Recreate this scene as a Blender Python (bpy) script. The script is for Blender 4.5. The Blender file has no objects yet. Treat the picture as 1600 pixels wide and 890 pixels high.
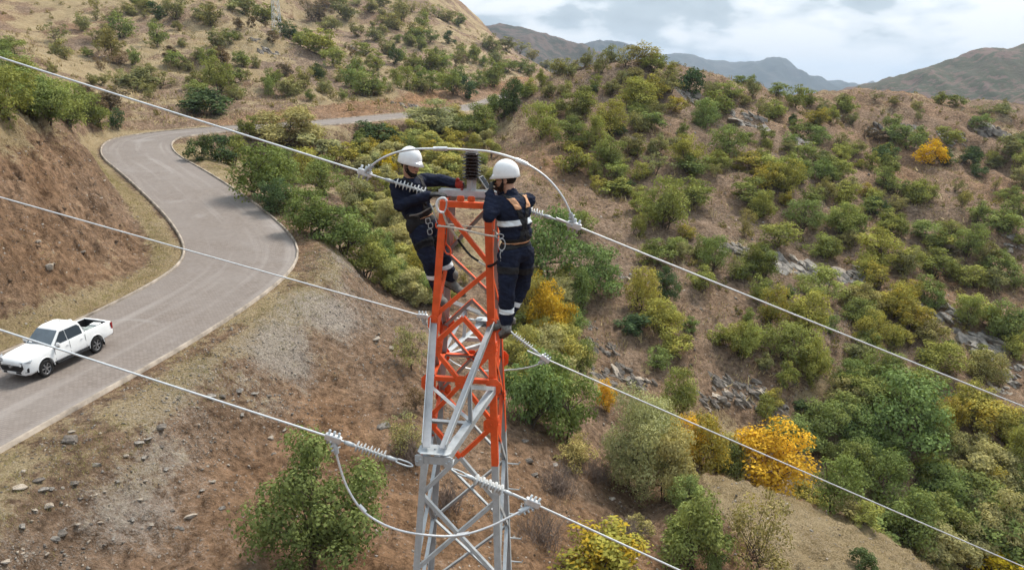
import bpy, bmesh, math, random
import numpy as np
from mathutils import Vector, Matrix, Euler, Quaternion

# ------------------------------------------------------------------ camera, sky, sun, exposure
SC = bpy.context.scene
COL = SC.collection
F_PX, PITCH, ROLL = 1067.0, math.atan(320/1067.0), math.radians(2.0)
cam_d = bpy.data.cameras.new('camera'); cam = bpy.data.objects.new('camera', cam_d); COL.objects.link(cam)
cam_d.sensor_width = 36.0; cam_d.lens = 36.0*F_PX/1600.0; cam_d.clip_start = 0.1; cam_d.clip_end = 20000
cam.matrix_world = Matrix.Rotation(math.radians(90)-PITCH, 4, 'X') @ Matrix.Rotation(ROLL, 4, 'Z')
SC.camera = cam
SUN_EL, SUN_AZ = math.radians(52), math.radians(35)      # azimuth clockwise from +Y
world = bpy.data.worlds.new('World'); SC.world = world; world.use_nodes = True
def build_world():
    nt = world.node_tree; nt.nodes.clear(); N = nt.nodes.new; L = nt.links.new
    out = N('ShaderNodeOutputWorld')
    sky = N('ShaderNodeTexSky'); sky.sky_type = 'NISHITA'; sky.sun_disc = False
    sky.sun_elevation = SUN_EL; sky.sun_rotation = SUN_AZ; sky.air_density = 1.2; sky.dust_density = 2.0
    bg = N('ShaderNodeBackground'); bg.inputs['Strength'].default_value = 0.05
    L(sky.outputs[0], bg.inputs[0])
    tc = N('ShaderNodeTexCoord'); sep = N('ShaderNodeSeparateXYZ'); L(tc.outputs['Generated'], sep.inputs[0])
    mz = N('ShaderNodeMath'); mz.operation = 'MAXIMUM'; L(sep.outputs[2], mz.inputs[0]); mz.inputs[1].default_value = 0.0
    mp = N('ShaderNodeMapping'); L(tc.outputs['Generated'], mp.inputs[0])
    mp.inputs['Location'].default_value = CLOUD_LOC; mp.inputs['Scale'].default_value = (1.0, 1.0, 2.5)
    n1 = N('ShaderNodeTexNoise'); n1.inputs['Scale'].default_value = CLOUD_SCALE; n1.inputs['Detail'].default_value = 7
    n1.inputs['Roughness'].default_value = 0.52; n1.inputs['Distortion'].default_value = 0.15; L(mp.outputs[0], n1.inputs['Vector'])
    # the deck is thinner, so brighter, on the side of the hidden sun
    dt = N('ShaderNodeVectorMath'); dt.operation = 'DOT_PRODUCT'; L(tc.outputs['Generated'], dt.inputs[0]); dt.inputs[1].default_value = (math.sin(SUN_AZ), math.cos(SUN_AZ), 0)
    mr = N('ShaderNodeMapRange'); L(dt.outputs['Value'], mr.inputs[0]); mr.inputs['From Min'].default_value = 0.72; mr.inputs['From Max'].default_value = 0.99
    mr.inputs['To Min'].default_value = -0.10; mr.inputs['To Max'].default_value = 0.11
    ct = N('ShaderNodeMath'); ct.operation = 'MULTIPLY_ADD'; L(n1.outputs[0], ct.inputs[0]); ct.inputs[1].default_value = 1.5; ct.inputs[2].default_value = -0.25
    fc = N('ShaderNodeMath'); fc.operation = 'ADD'; L(ct.outputs[0], fc.inputs[0]); L(mr.outputs[0], fc.inputs[1])
    rp = N('ShaderNodeValToRGB'); L(fc.outputs[0], rp.inputs[0])
    e = rp.color_ramp.elements
    e[0].position = 0.30; e[0].color = (0.31, 0.365, 0.41, 1)
    e[1].position = 0.64; e[1].color = (0.95, 0.95, 0.95, 1)
    a = e.new(0.49); a.color = (0.445, 0.51, 0.555, 1)
    b = e.new(0.55); b.color = (0.72, 0.765, 0.80, 1)
    # an overcast sky is brighter towards the zenith
    gm = N('ShaderNodeMath'); gm.operation = 'MULTIPLY_ADD'; L(mz.outputs[0], gm.inputs[0]); gm.inputs[1].default_value = 1.7; gm.inputs[2].default_value = 1.0
    gs = N('ShaderNodeMath'); gs.operation = 'MULTIPLY'; L(gm.outputs[0], gs.inputs[0]); gs.inputs[1].default_value = 0.285
    cl = N('ShaderNodeBackground'); L(gs.outputs[0], cl.inputs['Strength']); L(rp.outputs[0], cl.inputs[0])
    mx = N('ShaderNodeMixShader'); mx.inputs[0].default_value = 0.93
    L(bg.outputs[0], mx.inputs[1]); L(cl.outputs[0], mx.inputs[2]); L(mx.outputs[0], out.inputs[0])
CLOUD_LOC = (8.22, 4.26, 2.58); CLOUD_SCALE = 6.5
build_world()
sun_d = bpy.data.lights.new('sun', 'SUN'); sun_d.energy = 1.5; sun_d.angle = math.radians(16); sun_d.color = (1.0, 0.93, 0.82)
sun = bpy.data.objects.new('sun', sun_d); COL.objects.link(sun)
sdir = Vector((math.sin(SUN_AZ)*math.cos(SUN_EL), math.cos(SUN_AZ)*math.cos(SUN_EL), math.sin(SUN_EL)))
sun.rotation_euler = sdir.to_track_quat('Z', 'Y').to_euler(); sun.location = (0, 0, 60)
SC.view_settings.view_transform = 'Standard'; SC.view_settings.look = 'None'
SC.view_settings.exposure = 1.88; SC.view_settings.gamma = 1.0
SC.cycles.use_denoising = True
SC.cycles.max_bounces = 6; SC.cycles.diffuse_bounces = 3; SC.cycles.glossy_bounces = 3; SC.cycles.transmission_bounces = 4
SC.cycles.transparent_max_bounces = 8; SC.cycles.volume_bounces = 0
SC.cycles.use_adaptive_sampling = True; SC.cycles.adaptive_threshold = 0.02

# ------------------------------------------------------------------ helpers
RNG = random.Random(7)
def rays(px, py):
    """directions of photograph pixels; used once to survey where things stand in the world"""
    px = np.asarray(px, float); py = np.asarray(py, float)
    u0 = (px-800)/F_PX; v0 = (445-py)/F_PX
    c, s = math.cos(ROLL), math.sin(ROLL)
    u = u0*c - v0*s; v = u0*s + v0*c
    return np.stack([u, math.cos(PITCH)+v*math.sin(PITCH), -math.sin(PITCH)+v*math.cos(PITCH)], -1)
def atD(px, py, D):
    r = rays(px, py); return r*(np.asarray(D, float)/r[..., 1])[..., None] if r.ndim > 1 else r*(D/r[1])
def atZ(px, py, z):
    r = rays(px, py); return r*(np.asarray(z, float)/r[..., 2])[..., None] if r.ndim > 1 else r*(z/r[2])
def tag(o, label=None, cat=None, group=None, kind=None):
    if label: o['label'] = label
    if cat: o['category'] = cat
    if group: o['group'] = group
    if kind: o['kind'] = kind
    return o
def link(name, me, mat=None, parent=None, loc=None):
    o = bpy.data.objects.new(name, me); COL.objects.link(o)
    if mat is not None and me is not None and len(me.materials) == 0:
        for m in (mat if isinstance(mat, (list, tuple)) else [mat]): me.materials.append(m)
    if parent is not None: o.parent = parent
    if loc is not None: o.location = loc
    return o
def empty(name, loc=(0, 0, 0), rz=0.0):
    o = bpy.data.objects.new(name, None); COL.objects.link(o); o.location = loc; o.rotation_euler = (0, 0, rz)
    o.empty_display_size = 0.2
    return o
def mesh_np(name, V, Fq, smooth=True):
    """fast mesh from numpy vertices and an (n,3) or (n,4) face array"""
    me = bpy.data.meshes.new(name); V = np.asarray(V, np.float32); Fq = np.asarray(Fq, np.int32)
    k = Fq.shape[1]
    me.vertices.add(len(V)); me.vertices.foreach_set('co', V.ravel())
    me.loops.add(Fq.size); me.loops.foreach_set('vertex_index', Fq.ravel())
    me.polygons.add(len(Fq)); me.polygons.foreach_set('loop_start', np.arange(0, Fq.size, k, dtype=np.int32))
    me.polygons.foreach_set('loop_total', np.full(len(Fq), k, np.int32))
    if smooth: me.polygons.foreach_set('use_smooth', np.ones(len(Fq), bool))
    me.update(calc_edges=True); return me
def bm_mesh(name, bm, smooth=False):
    me = bpy.data.meshes.new(name); bm.to_mesh(me); bm.free()
    if smooth: me.polygons.foreach_set('use_smooth', np.ones(len(me.polygons), bool))
    return me
def smooth01(x): x = np.clip(x, 0, 1); return x*x*(3-2*x)
def _hash(ix, iy, seed):
    h = (ix.astype(np.int64)*374761393 + iy.astype(np.int64)*668265263 + seed*982451653) & 0xffffffff
    h = ((h ^ (h >> 13))*1274126177) & 0xffffffff
    h = ((h ^ (h >> 16))*2246822519) & 0xffffffff
    return ((h ^ (h >> 13)) & 0xffffff)/float(0xffffff)
def vnoise(x, y, seed=0):
    x = np.asarray(x, float); y = np.asarray(y, float)
    ix = np.floor(x); iy = np.floor(y); fx = x-ix; fy = y-iy
    fx = fx*fx*fx*(fx*(fx*6-15)+10); fy = fy*fy*fy*(fy*(fy*6-15)+10)
    a = _hash(ix, iy, seed); b = _hash(ix+1, iy, seed); c = _hash(ix, iy+1, seed); d = _hash(ix+1, iy+1, seed)
    return (a*(1-fx)+b*fx)*(1-fy) + (c*(1-fx)+d*fx)*fy
def fbm(x, y, octs=4, seed=0, gain=0.5):
    s = 0; a = 1; t = 0
    for k in range(octs):
        s = s + a*(vnoise(x, y, seed+k*17)*2-1); t += a; a *= gain
        x, y = x*1.9*0.8 - y*1.9*0.6 + 3.7, x*1.9*0.6 + y*1.9*0.8 + 1.3
    return s/t

# ------------------------------------------------------------------ node material helper
class NM:
    def __init__(self, name):
        self.m = bpy.data.materials.new(name); self.m.use_nodes = True
        self.nt = self.m.node_tree; self.nt.nodes.clear()
        self.out = self.nt.nodes.new('ShaderNodeOutputMaterial')
    def n(self, t, **kw):
        x = self.nt.nodes.new('ShaderNode'+t)
        for k, v in kw.items(): setattr(x, k, v)
        return x
    def l(self, a, b): self.nt.links.new(a, b)
    def val(self, sock, v):
        if hasattr(v, 'is_linked') or isinstance(v, bpy.types.NodeSocket): self.l(v, sock)
        else: sock.default_value = v
    def noise(self, scale, detail=4, rough=0.55, vec=None, dist=0.0):
        x = self.n('TexNoise'); x.inputs['Scale'].default_value = scale; x.inputs['Detail'].default_value = detail
        x.inputs['Roughness'].default_value = rough; x.inputs['Distortion'].default_value = dist
        if vec is not None: self.l(vec, x.inputs['Vector'])
        return x.outputs[0]
    def coord(self, which='Object', scale=None, rot=None):
        t = self.n('TexCoord').outputs[which]
        if scale or rot:
            mp = self.n('Mapping'); self.l(t, mp.inputs[0])
            if scale: mp.inputs['Scale'].default_value = scale
            if rot: mp.inputs['Rotation'].default_value = rot
            t = mp.outputs[0]
        return t
    def ramp(self, fac, stops):
        r = self.n('ValToRGB'); self.l(fac, r.inputs[0]); e = r.color_ramp.elements
        def c4(c): return (c, c, c, 1) if isinstance(c, (int, float)) else tuple(c)+(1,)
        e[0].position = stops[0][0]; e[0].color = c4(stops[0][1]); e[1].position = stops[-1][0]; e[1].color = c4(stops[-1][1])
        for p, c in stops[1:-1]:
            q = e.new(p); q.color = c4(c)
        return r.outputs[0]
    def mix(self, fac, a, b, mode='MIX'):
        x = self.n('MixRGB', blend_type=mode)
        self.val(x.inputs[0], fac)
        for s, v in ((x.inputs[1], a), (x.inputs[2], b)):
            if isinstance(v, (tuple, list)): s.default_value = tuple(v)+(1,) if len(v) == 3 else v
            elif isinstance(v, (int, float)): s.default_value = (v, v, v, 1)
            else: self.l(v, s)
        return x.outputs[0]
    def math(self, op, a, b=0.0):
        x = self.n('Math', operation=op); self.val(x.inputs[0], a); self.val(x.inputs[1], b); return x.outputs[0]
    def attr(self, name): x = self.n('Attribute'); x.attribute_name = name; return x
    def bump(self, h, strength=0.5, dist=0.05):
        b = self.n('Bump'); b.inputs['Strength'].default_value = strength; b.inputs['Distance'].default_value = dist
        self.l(h, b.inputs['Height']); return b.outputs[0]
    def principled(self, color, rough=0.8, metal=0.0, normal=None, spec=0.3, **kw):
        p = self.n('BsdfPrincipled')
        if isinstance(color, (tuple, list)): p.inputs['Base Color'].default_value = tuple(color)+(1,)
        else: self.l(color, p.inputs['Base Color'])
        self.val(p.inputs['Roughness'], rough); self.val(p.inputs['Metallic'], metal)
        p.inputs['Specular IOR Level'].default_value = spec
        if normal is not None: self.l(normal, p.inputs['Normal'])
        for k, v in kw.items(): self.val(p.inputs[k], v)
        self.l(p.outputs[0], self.out.inputs[0]); return self.m
def simple_mat(name, col, rough=0.6, metal=0.0, spec=0.4, vary=0.12, scale=6.0, bump=0.0):
    k = NM(name); v = k.coord('Object'); nz = k.noise(scale, 5, 0.6, v)
    c = k.mix(k.ramp(nz, [(0.3, 0.0), (0.7, 1.0)]), tuple(x*(1-vary) for x in col), tuple(min(1, x*(1+vary)) for x in col))
    r = k.ramp(nz, [(0.2, min(1, rough*0.85)), (0.8, min(1, rough*1.12))])
    nb = k.bump(k.noise(scale*8, 3, 0.6, v), bump, 0.01) if bump else None
    return k.principled(c, r, metal, nb, spec)
# ------------------------------------------------------------------ terrain surveyed from the photograph
ROAD_PX = [(0, 'w', (-24.5, -40, -13.2)), (0, 'w', (-22.6, 0, -12.8)), (0, 'w', (-21.3, 15, -12.6)), (0, 'w', (-20.4, 21, -12.5)),
           (0, 'w', (-19.0, 27.5, -12.4)), (0, 'w', (-17.6, 34.5, -12.1)),
           (382, 405, -11.5), (357, 352, -10.8), (316, 314, -10.1), (264, 274, -9.4), (217, 240, -8.8), (222, 219, -8.4), (262, 210.5, -8.0),
           (330, 203.5, -7.7), (400, 198.5, -7.4), (500, 192.5, -7.0), (620, 181.5, -6.6), (700, 173, -6.2), (760, 163, -5.6)]
def _road():
    P = []
    for a, b, c in ROAD_PX:
        P.append(np.array(c, float) if b == 'w' else atZ(a, b, c))
    P = np.array(P); P = np.vstack([P, P[-1]+(P[-1]-P[-2])*1.0+np.array([0, 0, 1.0]), P[-1]+(P[-1]-P[-2])*2.5+np.array([10, 0, 2.0])])
    out = []
    n = len(P)
    for i in range(n-1):       # Catmull-Rom
        p0, p1, p2, p3 = P[max(i-1, 0)], P[i], P[i+1], P[min(i+2, n-1)]
        m = max(4, int(np.linalg.norm(p2-p1)/1.2))
        for t in np.linspace(0, 1, m, endpoint=False):
            out.append(0.5*((2*p1)+(-p0+p2)*t+(2*p0-5*p1+4*p2-p3)*t*t+(-p0+3*p1-3*p2+p3)*t**3))
    out = np.array(out)
    for _ in range(6): out[1:-1] = (out[:-2]+2*out[1:-1]+out[2:])/4
    return out
ROAD = _road(); ROAD_HALF = 3.4
_tan = np.gradient(ROAD[:, :2], axis=0); _tan /= np.linalg.norm(_tan, axis=1)[:, None]
ROAD_N = np.stack([_tan[:, 1], -_tan[:, 0]], 1)           # points to the valley side (right when driving away)
def road_dist(X, Y):
    """signed distance (positive on the valley side) and road height"""
    X = np.asarray(X, float).ravel(); Y = np.asarray(Y, float).ravel()
    D = np.empty(len(X)); Z = np.empty(len(X))
    for s in range(0, len(X), 40000):
        x = X[s:s+40000, None]; y = Y[s:s+40000, None]
        d2 = (x-ROAD[None, :, 0])**2+(y-ROAD[None, :, 1])**2
        i = np.argmin(d2, 1)
        vx = x[:, 0]-ROAD[i, 0]; vy = y[:, 0]-ROAD[i, 1]
        sg = np.where(vx*ROAD_N[i, 0]+vy*ROAD_N[i, 1] >= 0, 1, -1)
        al = vx*_tan[i, 0]+vy*_tan[i, 1]
        st = np.where(al >= 0, 1, -1); j = np.clip(i+st, 0, len(ROAD)-1)
        seg = np.hypot(ROAD[j, 0]-ROAD[i, 0], ROAD[j, 1]-ROAD[i, 1])+1e-6
        f = np.clip(np.abs(al)/seg, 0, 1)
        fx = ROAD[i, 0]+(ROAD[j, 0]-ROAD[i, 0])*f; fy = ROAD[i, 1]+(ROAD[j, 1]-ROAD[i, 1])*f
        D[s:s+40000] = sg*np.hypot(x[:, 0]-fx, y[:, 0]-fy); Z[s:s+40000] = ROAD[i, 2]+(ROAD[j, 2]-ROAD[i, 2])*f
    return D, Z
CTRL = [  # photograph pixel, distance ahead in metres
    # cut bank left of the road
    (0, 450, 30), (0, 380, 32.5), (0, 300, 36), (0, 235, 40), (0, 172, 44), (60, 400, 35), (100, 330, 41), (100, 222, 49), (50, 195, 46.5), (180, 263, 57), (200, 350, 46), (150, 300, 47), (215, 290, 56), (235, 410, 42), (170, 430, 37),
    (140, 245, 53), (70, 300, 40), (215, 320, 52),
    # behind the bank
    (100, 172, 78), (0, 128, 92), (210, 197, 90), (40, 190, 64), (150, 205, 72),
    # hill beyond the road
    (300, 165, 118), (100, 100, 130), (0, 50, 160), (300, 105, 150), (200, 40, 185), (200, 0, 215), (0, 0, 190), (400, 100, 160), (346, 12, 205), (400, 35, 200), (440, 60, 190), (480, 85, 182),
    (550, 105, 190), (500, 152, 128), (420, 160, 120), (590, 150, 140), (620, 130, 165), (700, 130, 180), (560, 160, 130), (650, 162, 138), (740, 152, 172), (430, 10, 285), (470, 40, 275), (520, 60, 265), (600, 60, 270), (660, 45, 300), (740, 74, 300), (700, 50, 310), (660, 0, 355), (550, 0, 325),
    (800, 92, 325), (850, 105, 320), (800, 118, 262), (700, 100, 235), (780, 135, 205), (830, 128, 220), (600, 95, 220), (380, 170, 114),
    # embankment below the road, valley floor
    (560, 215, 106), (450, 228, 93), (340, 238, 84), (420, 290, 73), (650, 205, 112), (700, 195, 122), (740, 180, 150), (640, 290, 86), (700, 250, 97), (560, 330, 68), (600, 400, 58), (640, 480, 48), (690, 430, 57), (740, 470, 52), (740, 380, 66), (760, 300, 83), (720, 520, 45),
    (480, 340, 61), (510, 400, 52), (560, 450, 46),
    (840, 620, 41.5), (900, 560, 48), (800, 540, 46), (1000, 745, 38), (1080, 720, 41.5), (1150, 745, 42), (1300, 800, 42), (1500, 890, 42), (900, 660, 40),
    # right hill
    (1000, 92, 135), (950, 102, 131), (900, 118, 127), (870, 134, 122), (830, 156, 117), (800, 175, 114), (765, 207, 111), (850, 250, 92), (810, 300, 80), (850, 400, 64), (920, 200, 105), (920, 300, 84), (930, 420, 64),
    (1000, 200, 106), (1000, 300, 85), (1000, 400, 68), (1000, 500, 55.5), (1000, 600, 47), (1060, 655, 44), (960, 150, 117),
    (1100, 115, 143), (1200, 148, 150), (1300, 152, 160), (1200, 250, 104), (1200, 350, 82), (1200, 450, 67), (1200, 550, 56), (1200, 650, 48.5), (1100, 250, 97), (1100, 450, 63), (1100, 350, 78), (1100, 180, 118), (1300, 200, 130),
    (1400, 160, 170), (1400, 250, 122), (1400, 350, 92), (1400, 450, 74), (1400, 550, 61), (1400, 650, 52), (1400, 750, 45.5), (1500, 170, 175), (1500, 300, 108), (1500, 400, 86),
    (1600, 187, 180), (1600, 300, 116), (1600, 450, 79), (1600, 600, 58), (1600, 750, 47),
    # near spur and the ground under the tower
    (1100, 747, 31.5), (1180, 768, 31), (1250, 792, 30.5), (1330, 822, 30), (1400, 857, 29.5), (1000, 800, 31.5), (960, 740, 34), (900, 890, 22.5), (1000, 890, 23), (1200, 890, 24.5), (1350, 890, 25.5), (820, 700, 31), (860, 800, 26.5), (740, 890, 20.5), (740, 700, 29), (600, 890, 19), (400, 890, 18),
    (200, 890, 17.2), (0, 890, 16.4), (0, 810, 18), (200, 760, 21), (400, 700, 25), (450, 600, 31), (450, 500, 37), (550, 520, 36.5), (620, 580, 34), (600, 700, 27), (640, 540, 38), (560, 475, 42.5), (500, 425, 47), (350, 640, 26.3), (300, 800, 20), (500, 790, 22.5), (680, 600, 35), (760, 600, 37), (500, 560, 33.5),
]
CTRL_W = [(0, 0, -14.9), (-10, 4, -13.9), (-0.5, 7.3, -14.7), (20, 0, -18), (0, -30, -14), (30, 10, -20), (-40, 0, -2), (-34, 20, -4), (-60, -20, 4), (40, -30, -20), (60, 20, -32), (45, 30, -32), (-45, 30, 0), (-70, 60, 6),
          (-60, 62, -2), (-90, 90, 3), (-160, 140, 30), (-220, 220, 60), (-160, 330, 75), (-60, 420, 60), (-220, 60, 40), (-150, 0, 30), (0, 430, 12), (40, 430, -10), (-300, 400, 90), (-100, 520, 75),
          (20, 170, -8), (10, 260, -2), (60, 170, -10), (45, 200, -14), (60, 300, -20), (100, 230, -22), (150, 230, -26), (220, 230, -30), (120, 330, -40), (220, 330, -45), (60, 420, -30), (200, 130, -22), (140, 60, -34), (100, 40, -36), (90, 0, -36), (300, 100, -36), (200, 0, -42), (0, -200, -20), (-200, -200, 30), (200, -200, -40)]
def _warp(X, Y):
    X = np.asarray(X, float); Y = np.asarray(Y, float)+18.0
    return np.stack([np.arctan2(X, Y), np.log(np.hypot(X, Y)+1e-6)*0.8], -1)
def _fit():
    c = np.array(CTRL, float); P = np.vstack([atD(c[:, 0], c[:, 1], c[:, 2]), np.array(CTRL_W, float)])
    Q = _warp(P[:, 0], P[:, 1]); n = len(Q)
    R = np.sqrt(((Q[:, None]-Q[None])**2).sum(-1)+0.03**2)
    A = np.zeros((n+3, n+3)); A[:n, :n] = R + np.eye(n)*(-0.004); A[:n, n] = 1; A[n, :n] = 1; A[:n, n+1:n+3] = Q; A[n+1:n+3, :n] = Q.T
    b = np.zeros(n+3); b[:n] = P[:, 2]
    return Q, np.linalg.solve(A, b)
RB_Q, RB_W = _fit()
def base_height(X, Y):
    X = np.asarray(X, float).ravel(); Y = np.asarray(Y, float).ravel(); out = np.empty(len(X)); n = len(RB_Q)
    for s in range(0, len(X), 40000):
        q = _warp(X[s:s+40000], Y[s:s+40000])
        r = np.sqrt((q[:, None, 0]-RB_Q[None, :, 0])**2+(q[:, None, 1]-RB_Q[None, :, 1])**2+0.03**2)
        out[s:s+40000] = r@RB_W[:n]+RB_W[n]+q@RB_W[n+1:]
    return out
def height(X, Y, detail=True):
    shp = np.shape(X); X = np.asarray(X, float).ravel(); Y = np.asarray(Y, float).ravel()
    z = base_height(X, Y); rd, rz = road_dist(X, Y); dist = np.hypot(X, Y)
    far = smooth01((dist-430)/350); z = z*(1-far) + far*(-75)
    ad = np.abs(rd)
    if detail:
        off = smooth01((ad-ROAD_HALF-0.4)/3.0)
        k = smooth01((dist-50)/90)
        n = fbm(X/14, Y/14, 4, 3)*(0.55+1.5*k) + fbm(X/3.1, Y/3.1, 4, 9)*(0.26+0.4*k)
        n = n + (0.45-np.abs(fbm(X/1.5, Y/1.5, 4, 21, 0.62)))*0.48*(1-0.5*k) + np.maximum(0, fbm(X/0.55, Y/0.55, 3, 29, 0.6)-0.10)*0.36*(1-k)
        # rills running down the cut bank
        bank = smooth01((-rd-4.6)/3)*smooth01((85-Y)/25)*smooth01((18+rd+24)/16)
        rl = 1-np.abs(fbm((X*0.45+Y)/1.3, (X-Y*0.45)/6.5, 3, 33))*2
        n = n + bank*(rl*0.40 + fbm(X/2.2, Y/2.2, 5, 41, 0.64)*1.15 + (0.4-np.abs(fbm((X+Y)/0.8, (X-Y)/2.2, 4, 43, 0.6)))*0.5)
        # rocky ribs on the right hill
        rib = smooth01((X-0.06*Y+2)/20)*smooth01((Y-45)/15)
        rb = 1-np.abs(fbm((X*0.8+Y*0.6)/9, (X*0.6-Y*0.8)/22, 4, 57))*2.2
        n = n + rib*np.clip(rb, -0.3, 1)*0.9*np.clip(dist/80, 0.5, 1.6)
        z = z + n*off
    inner = np.where(rd > 0, ROAD_HALF+1.3, ROAD_HALF+0.9); outer = np.where(rd > 0, 4.5, 2.6)
    w = smooth01((ad-inner)/outer)
    return ((rz-0.06)*(1-w)+z*w).reshape(shp)
def survey(px, py, lift=0.0):
    """where the sight lines of photograph pixels first meet the ground"""
    r = rays(px, py); n = len(r)
    ts = np.exp(np.linspace(math.log(14), math.log(480), 420))
    hit = np.full(n, np.nan)
    prev = None
    for a in range(0, n, 60):
        rr = r[a:a+60]
        S = ts[None, :]
        Xs = rr[:, 0:1]*S/rr[:, 1:2]; Ys = np.repeat(S, len(rr), 0); Zs = rr[:, 2:3]*S/rr[:, 1:2]
        g = Zs-height(Xs, Ys)
        for i in range(len(rr)):
            k = np.where((g[i, 1:] < 0) & (g[i, :-1] >= 0))[0]
            if len(k):
                j = k[0]; f = g[i, j]/(g[i, j]-g[i, j+1]); hit[a+i] = ts[j]+(ts[j+1]-ts[j])*f
    out = r*(hit/r[:, 1])[:, None]
    ok = ~np.isnan(hit)
    out[ok, 2] = height(out[ok, 0], out[ok, 1])
    return out, ok

def build_terrain():
    az = np.radians(np.concatenate([np.arange(-180, -56, 4.0), np.arange(-56, 56, 0.145), np.arange(56, 181, 4.0)]))
    az[-1] = math.pi; az[0] = -math.pi
    rr = np.concatenate([np.linspace(0.5, 14, 14), np.exp(np.arange(math.log(15), math.log(430), 0.0068)), np.exp(np.linspace(math.log(432), math.log(9500), 40))])
    A, R = np.meshgrid(az, rr, indexing='ij')
    X = R*np.sin(A); Y = R*np.cos(A)-1.0
    Z = height(X, Y)
    na, nr = A.shape; idx = np.arange(na*nr).reshape(na, nr)
    Fq = np.stack([idx[:-1, :-1], idx[:-1, 1:], idx[1:, 1:], idx[1:, :-1]], -1).reshape(-1, 4)[:, ::-1]
    V = np.stack([X, Y, Z], -1).reshape(-1, 3)
    me = mesh_np('ground', V, Fq)
    # what covers the ground: r = dry grass, g = grey gravel, b = red soil
    x = V[:, 0]; y = V[:, 1]; rd, _ = road_dist(x, y)
    n1 = fbm(x/9, y/9, 4, 101); n2 = fbm(x/2.4, y/2.4, 4, 111); n3 = fbm(x/30, y/30, 3, 121)
    d = np.hypot(x, y)
    grass = 0.35+0.9*n1+0.35*n2
    lefthill = smooth01((y-100)/30)*smooth01((40-x-0.02*y)/30)
    grass = grass + 0.24*lefthill
    right = smooth01((x+2-0.0*y)/14)*smooth01((y-44)/8)
    grass = grass - 0.30*right
    lside = smooth01(1-np.abs(-rd-4.6)/1.5)*smooth01((y-24)/6)*smooth01((110-y)/10)
    rside = smooth01(1-np.abs(rd-5.6)/2.2)*smooth01((48-y)/6)
    bend = smooth01(1-np.hypot(x+36, y-76)/13)*(rd > 3.2)
    grass = np.maximum(grass, 1.15*lside); grass = np.maximum(grass, (0.75+0.9*n2)*rside); grass = np.maximum(grass, bend*1.3)
    tsp = 31.6-(x-10)*0.2-y; spur = smooth01((tsp+0.7)/0.7)*smooth01((10-tsp)/4)*smooth01((x-8.5-0.25*np.maximum(tsp-3,0))/3)
    grass = np.maximum(grass, spur*1.6)
    near = smooth01((40-y)/6)*smooth01((rd-7.2)/2.5)
    grass = grass*(1-near*0.75*(1-spur))
    bank = smooth01((-rd-4.9)/1.2)*smooth01((90-y)/20)*smooth01((rd+40)/15)
    crest = smooth01((V[:, 2]+6.5)/3.5)
    grass = grass*(1-bank*(0.62-0.55*crest))+bank*crest*0.75
    gravel = smooth01(1-np.abs(rd-6.9)/3.6)*(0.66+0.9*n2+0.25*n1)*(0.72+0.28*smooth01((y-22)/8))*smooth01((66-y)/10)
    gravel = gravel + 0.35*smooth01(n2*2-0.1)*near
    red = 0.30+0.5*n3+0.3*n1 + 0.45*near + 0.30*bank
    cut = smooth01((-rd-3.8)/2)*smooth01((rd+16)/5)*smooth01((y-95)/10)
    red = red + 0.8*cut; grass = grass*(1-0.85*cut)
    leftface = smooth01(1-np.hypot((x-6)/14, (y-98)/24)); red = red + 0.7*leftface; grass = grass*(1-0.8*leftface)
    col = np.stack([np.clip(grass, 0, 1), np.clip(gravel, 0, 1), np.clip(red, 0, 1), np.ones(len(x))], -1).astype(np.float32)
    at = me.color_attributes.new('cover', 'FLOAT_COLOR', 'POINT'); at.data.foreach_set('color', col.ravel())
    k = NM('hillside_soil'); v = k.coord('Object')
    cv = k.attr('cover').outputs['Color']; sp = k.n('SeparateColor'); k.l(cv, sp.inputs[0]); g_, gr_, rd_ = sp.outputs[0], sp.outputs[1], sp.outputs[2]
    nf = k.noise(2.6, 9, 0.72, v); nm = k.noise(0.45, 7, 0.62, v); ns = k.noise(11, 6, 0.75, v); nb = k.noise(0.09, 4, 0.5, v)
    soil = k.mix(rd_, (0.258, 0.188, 0.138), (0.295, 0.172, 0.095))
    soil = k.mix(k.ramp(nb, [(0.35, 0.0), (0.65, 0.5)]), soil, (0.225, 0.175, 0.140))
    soil = k.mix(k.ramp(nm, [(0.32, 0.0), (0.68, 1.0)]), k.mix(1.0, soil, (0.66, 0.62, 0.58), 'MULTIPLY'), k.mix(1.0, soil, (1.18, 1.17, 1.15), 'MULTIPLY'))
    soil = k.mix(k.ramp(nf, [(0.36, 0.0), (0.50, 0.5), (0.66, 1.0)]), k.mix(1.0, soil, (0.42, 0.40, 0.38), 'MULTIPLY'), k.mix(1.0, soil, (1.5, 1.48, 1.44), 'MULTIPLY'))
    grs = k.mix(k.ramp(nm, [(0.3, 0.0), (0.7, 1.0)]), (0.345, 0.255, 0.138), (0.49, 0.39, 0.245))
    grs = k.mix(k.ramp(ns, [(0.36, 0.0), (0.6, 1.0)]), k.mix(1.0, grs, (0.50, 0.48, 0.44), 'MULTIPLY'), grs)
    gra = k.mix(k.ramp(k.noise(7, 7, 0.8, v), [(0.36, 0.0), (0.64, 1.0)]), (0.21, 0.18, 0.155), (0.52, 0.46, 0.405))
    gm = k.math('ADD', g_, k.math('MULTIPLY', k.math('SUBTRACT', nf, 0.5), 1.6))
    gm = k.math('ADD', gm, k.math('MULTIPLY', k.math('SUBTRACT', nm, 0.5), 0.8))
    c = k.mix(k.ramp(gm, [(0.42, 0.0), (0.66, 1.0)]), soil, grs)
    vm = k.math('ADD', gr_, k.math('MULTIPLY', k.math('SUBTRACT', ns, 0.5), 2.2)); vm = k.math('ADD', vm, k.math('MULTIPLY', k.math('SUBTRACT', nf, 0.5), 1.2))
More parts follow.
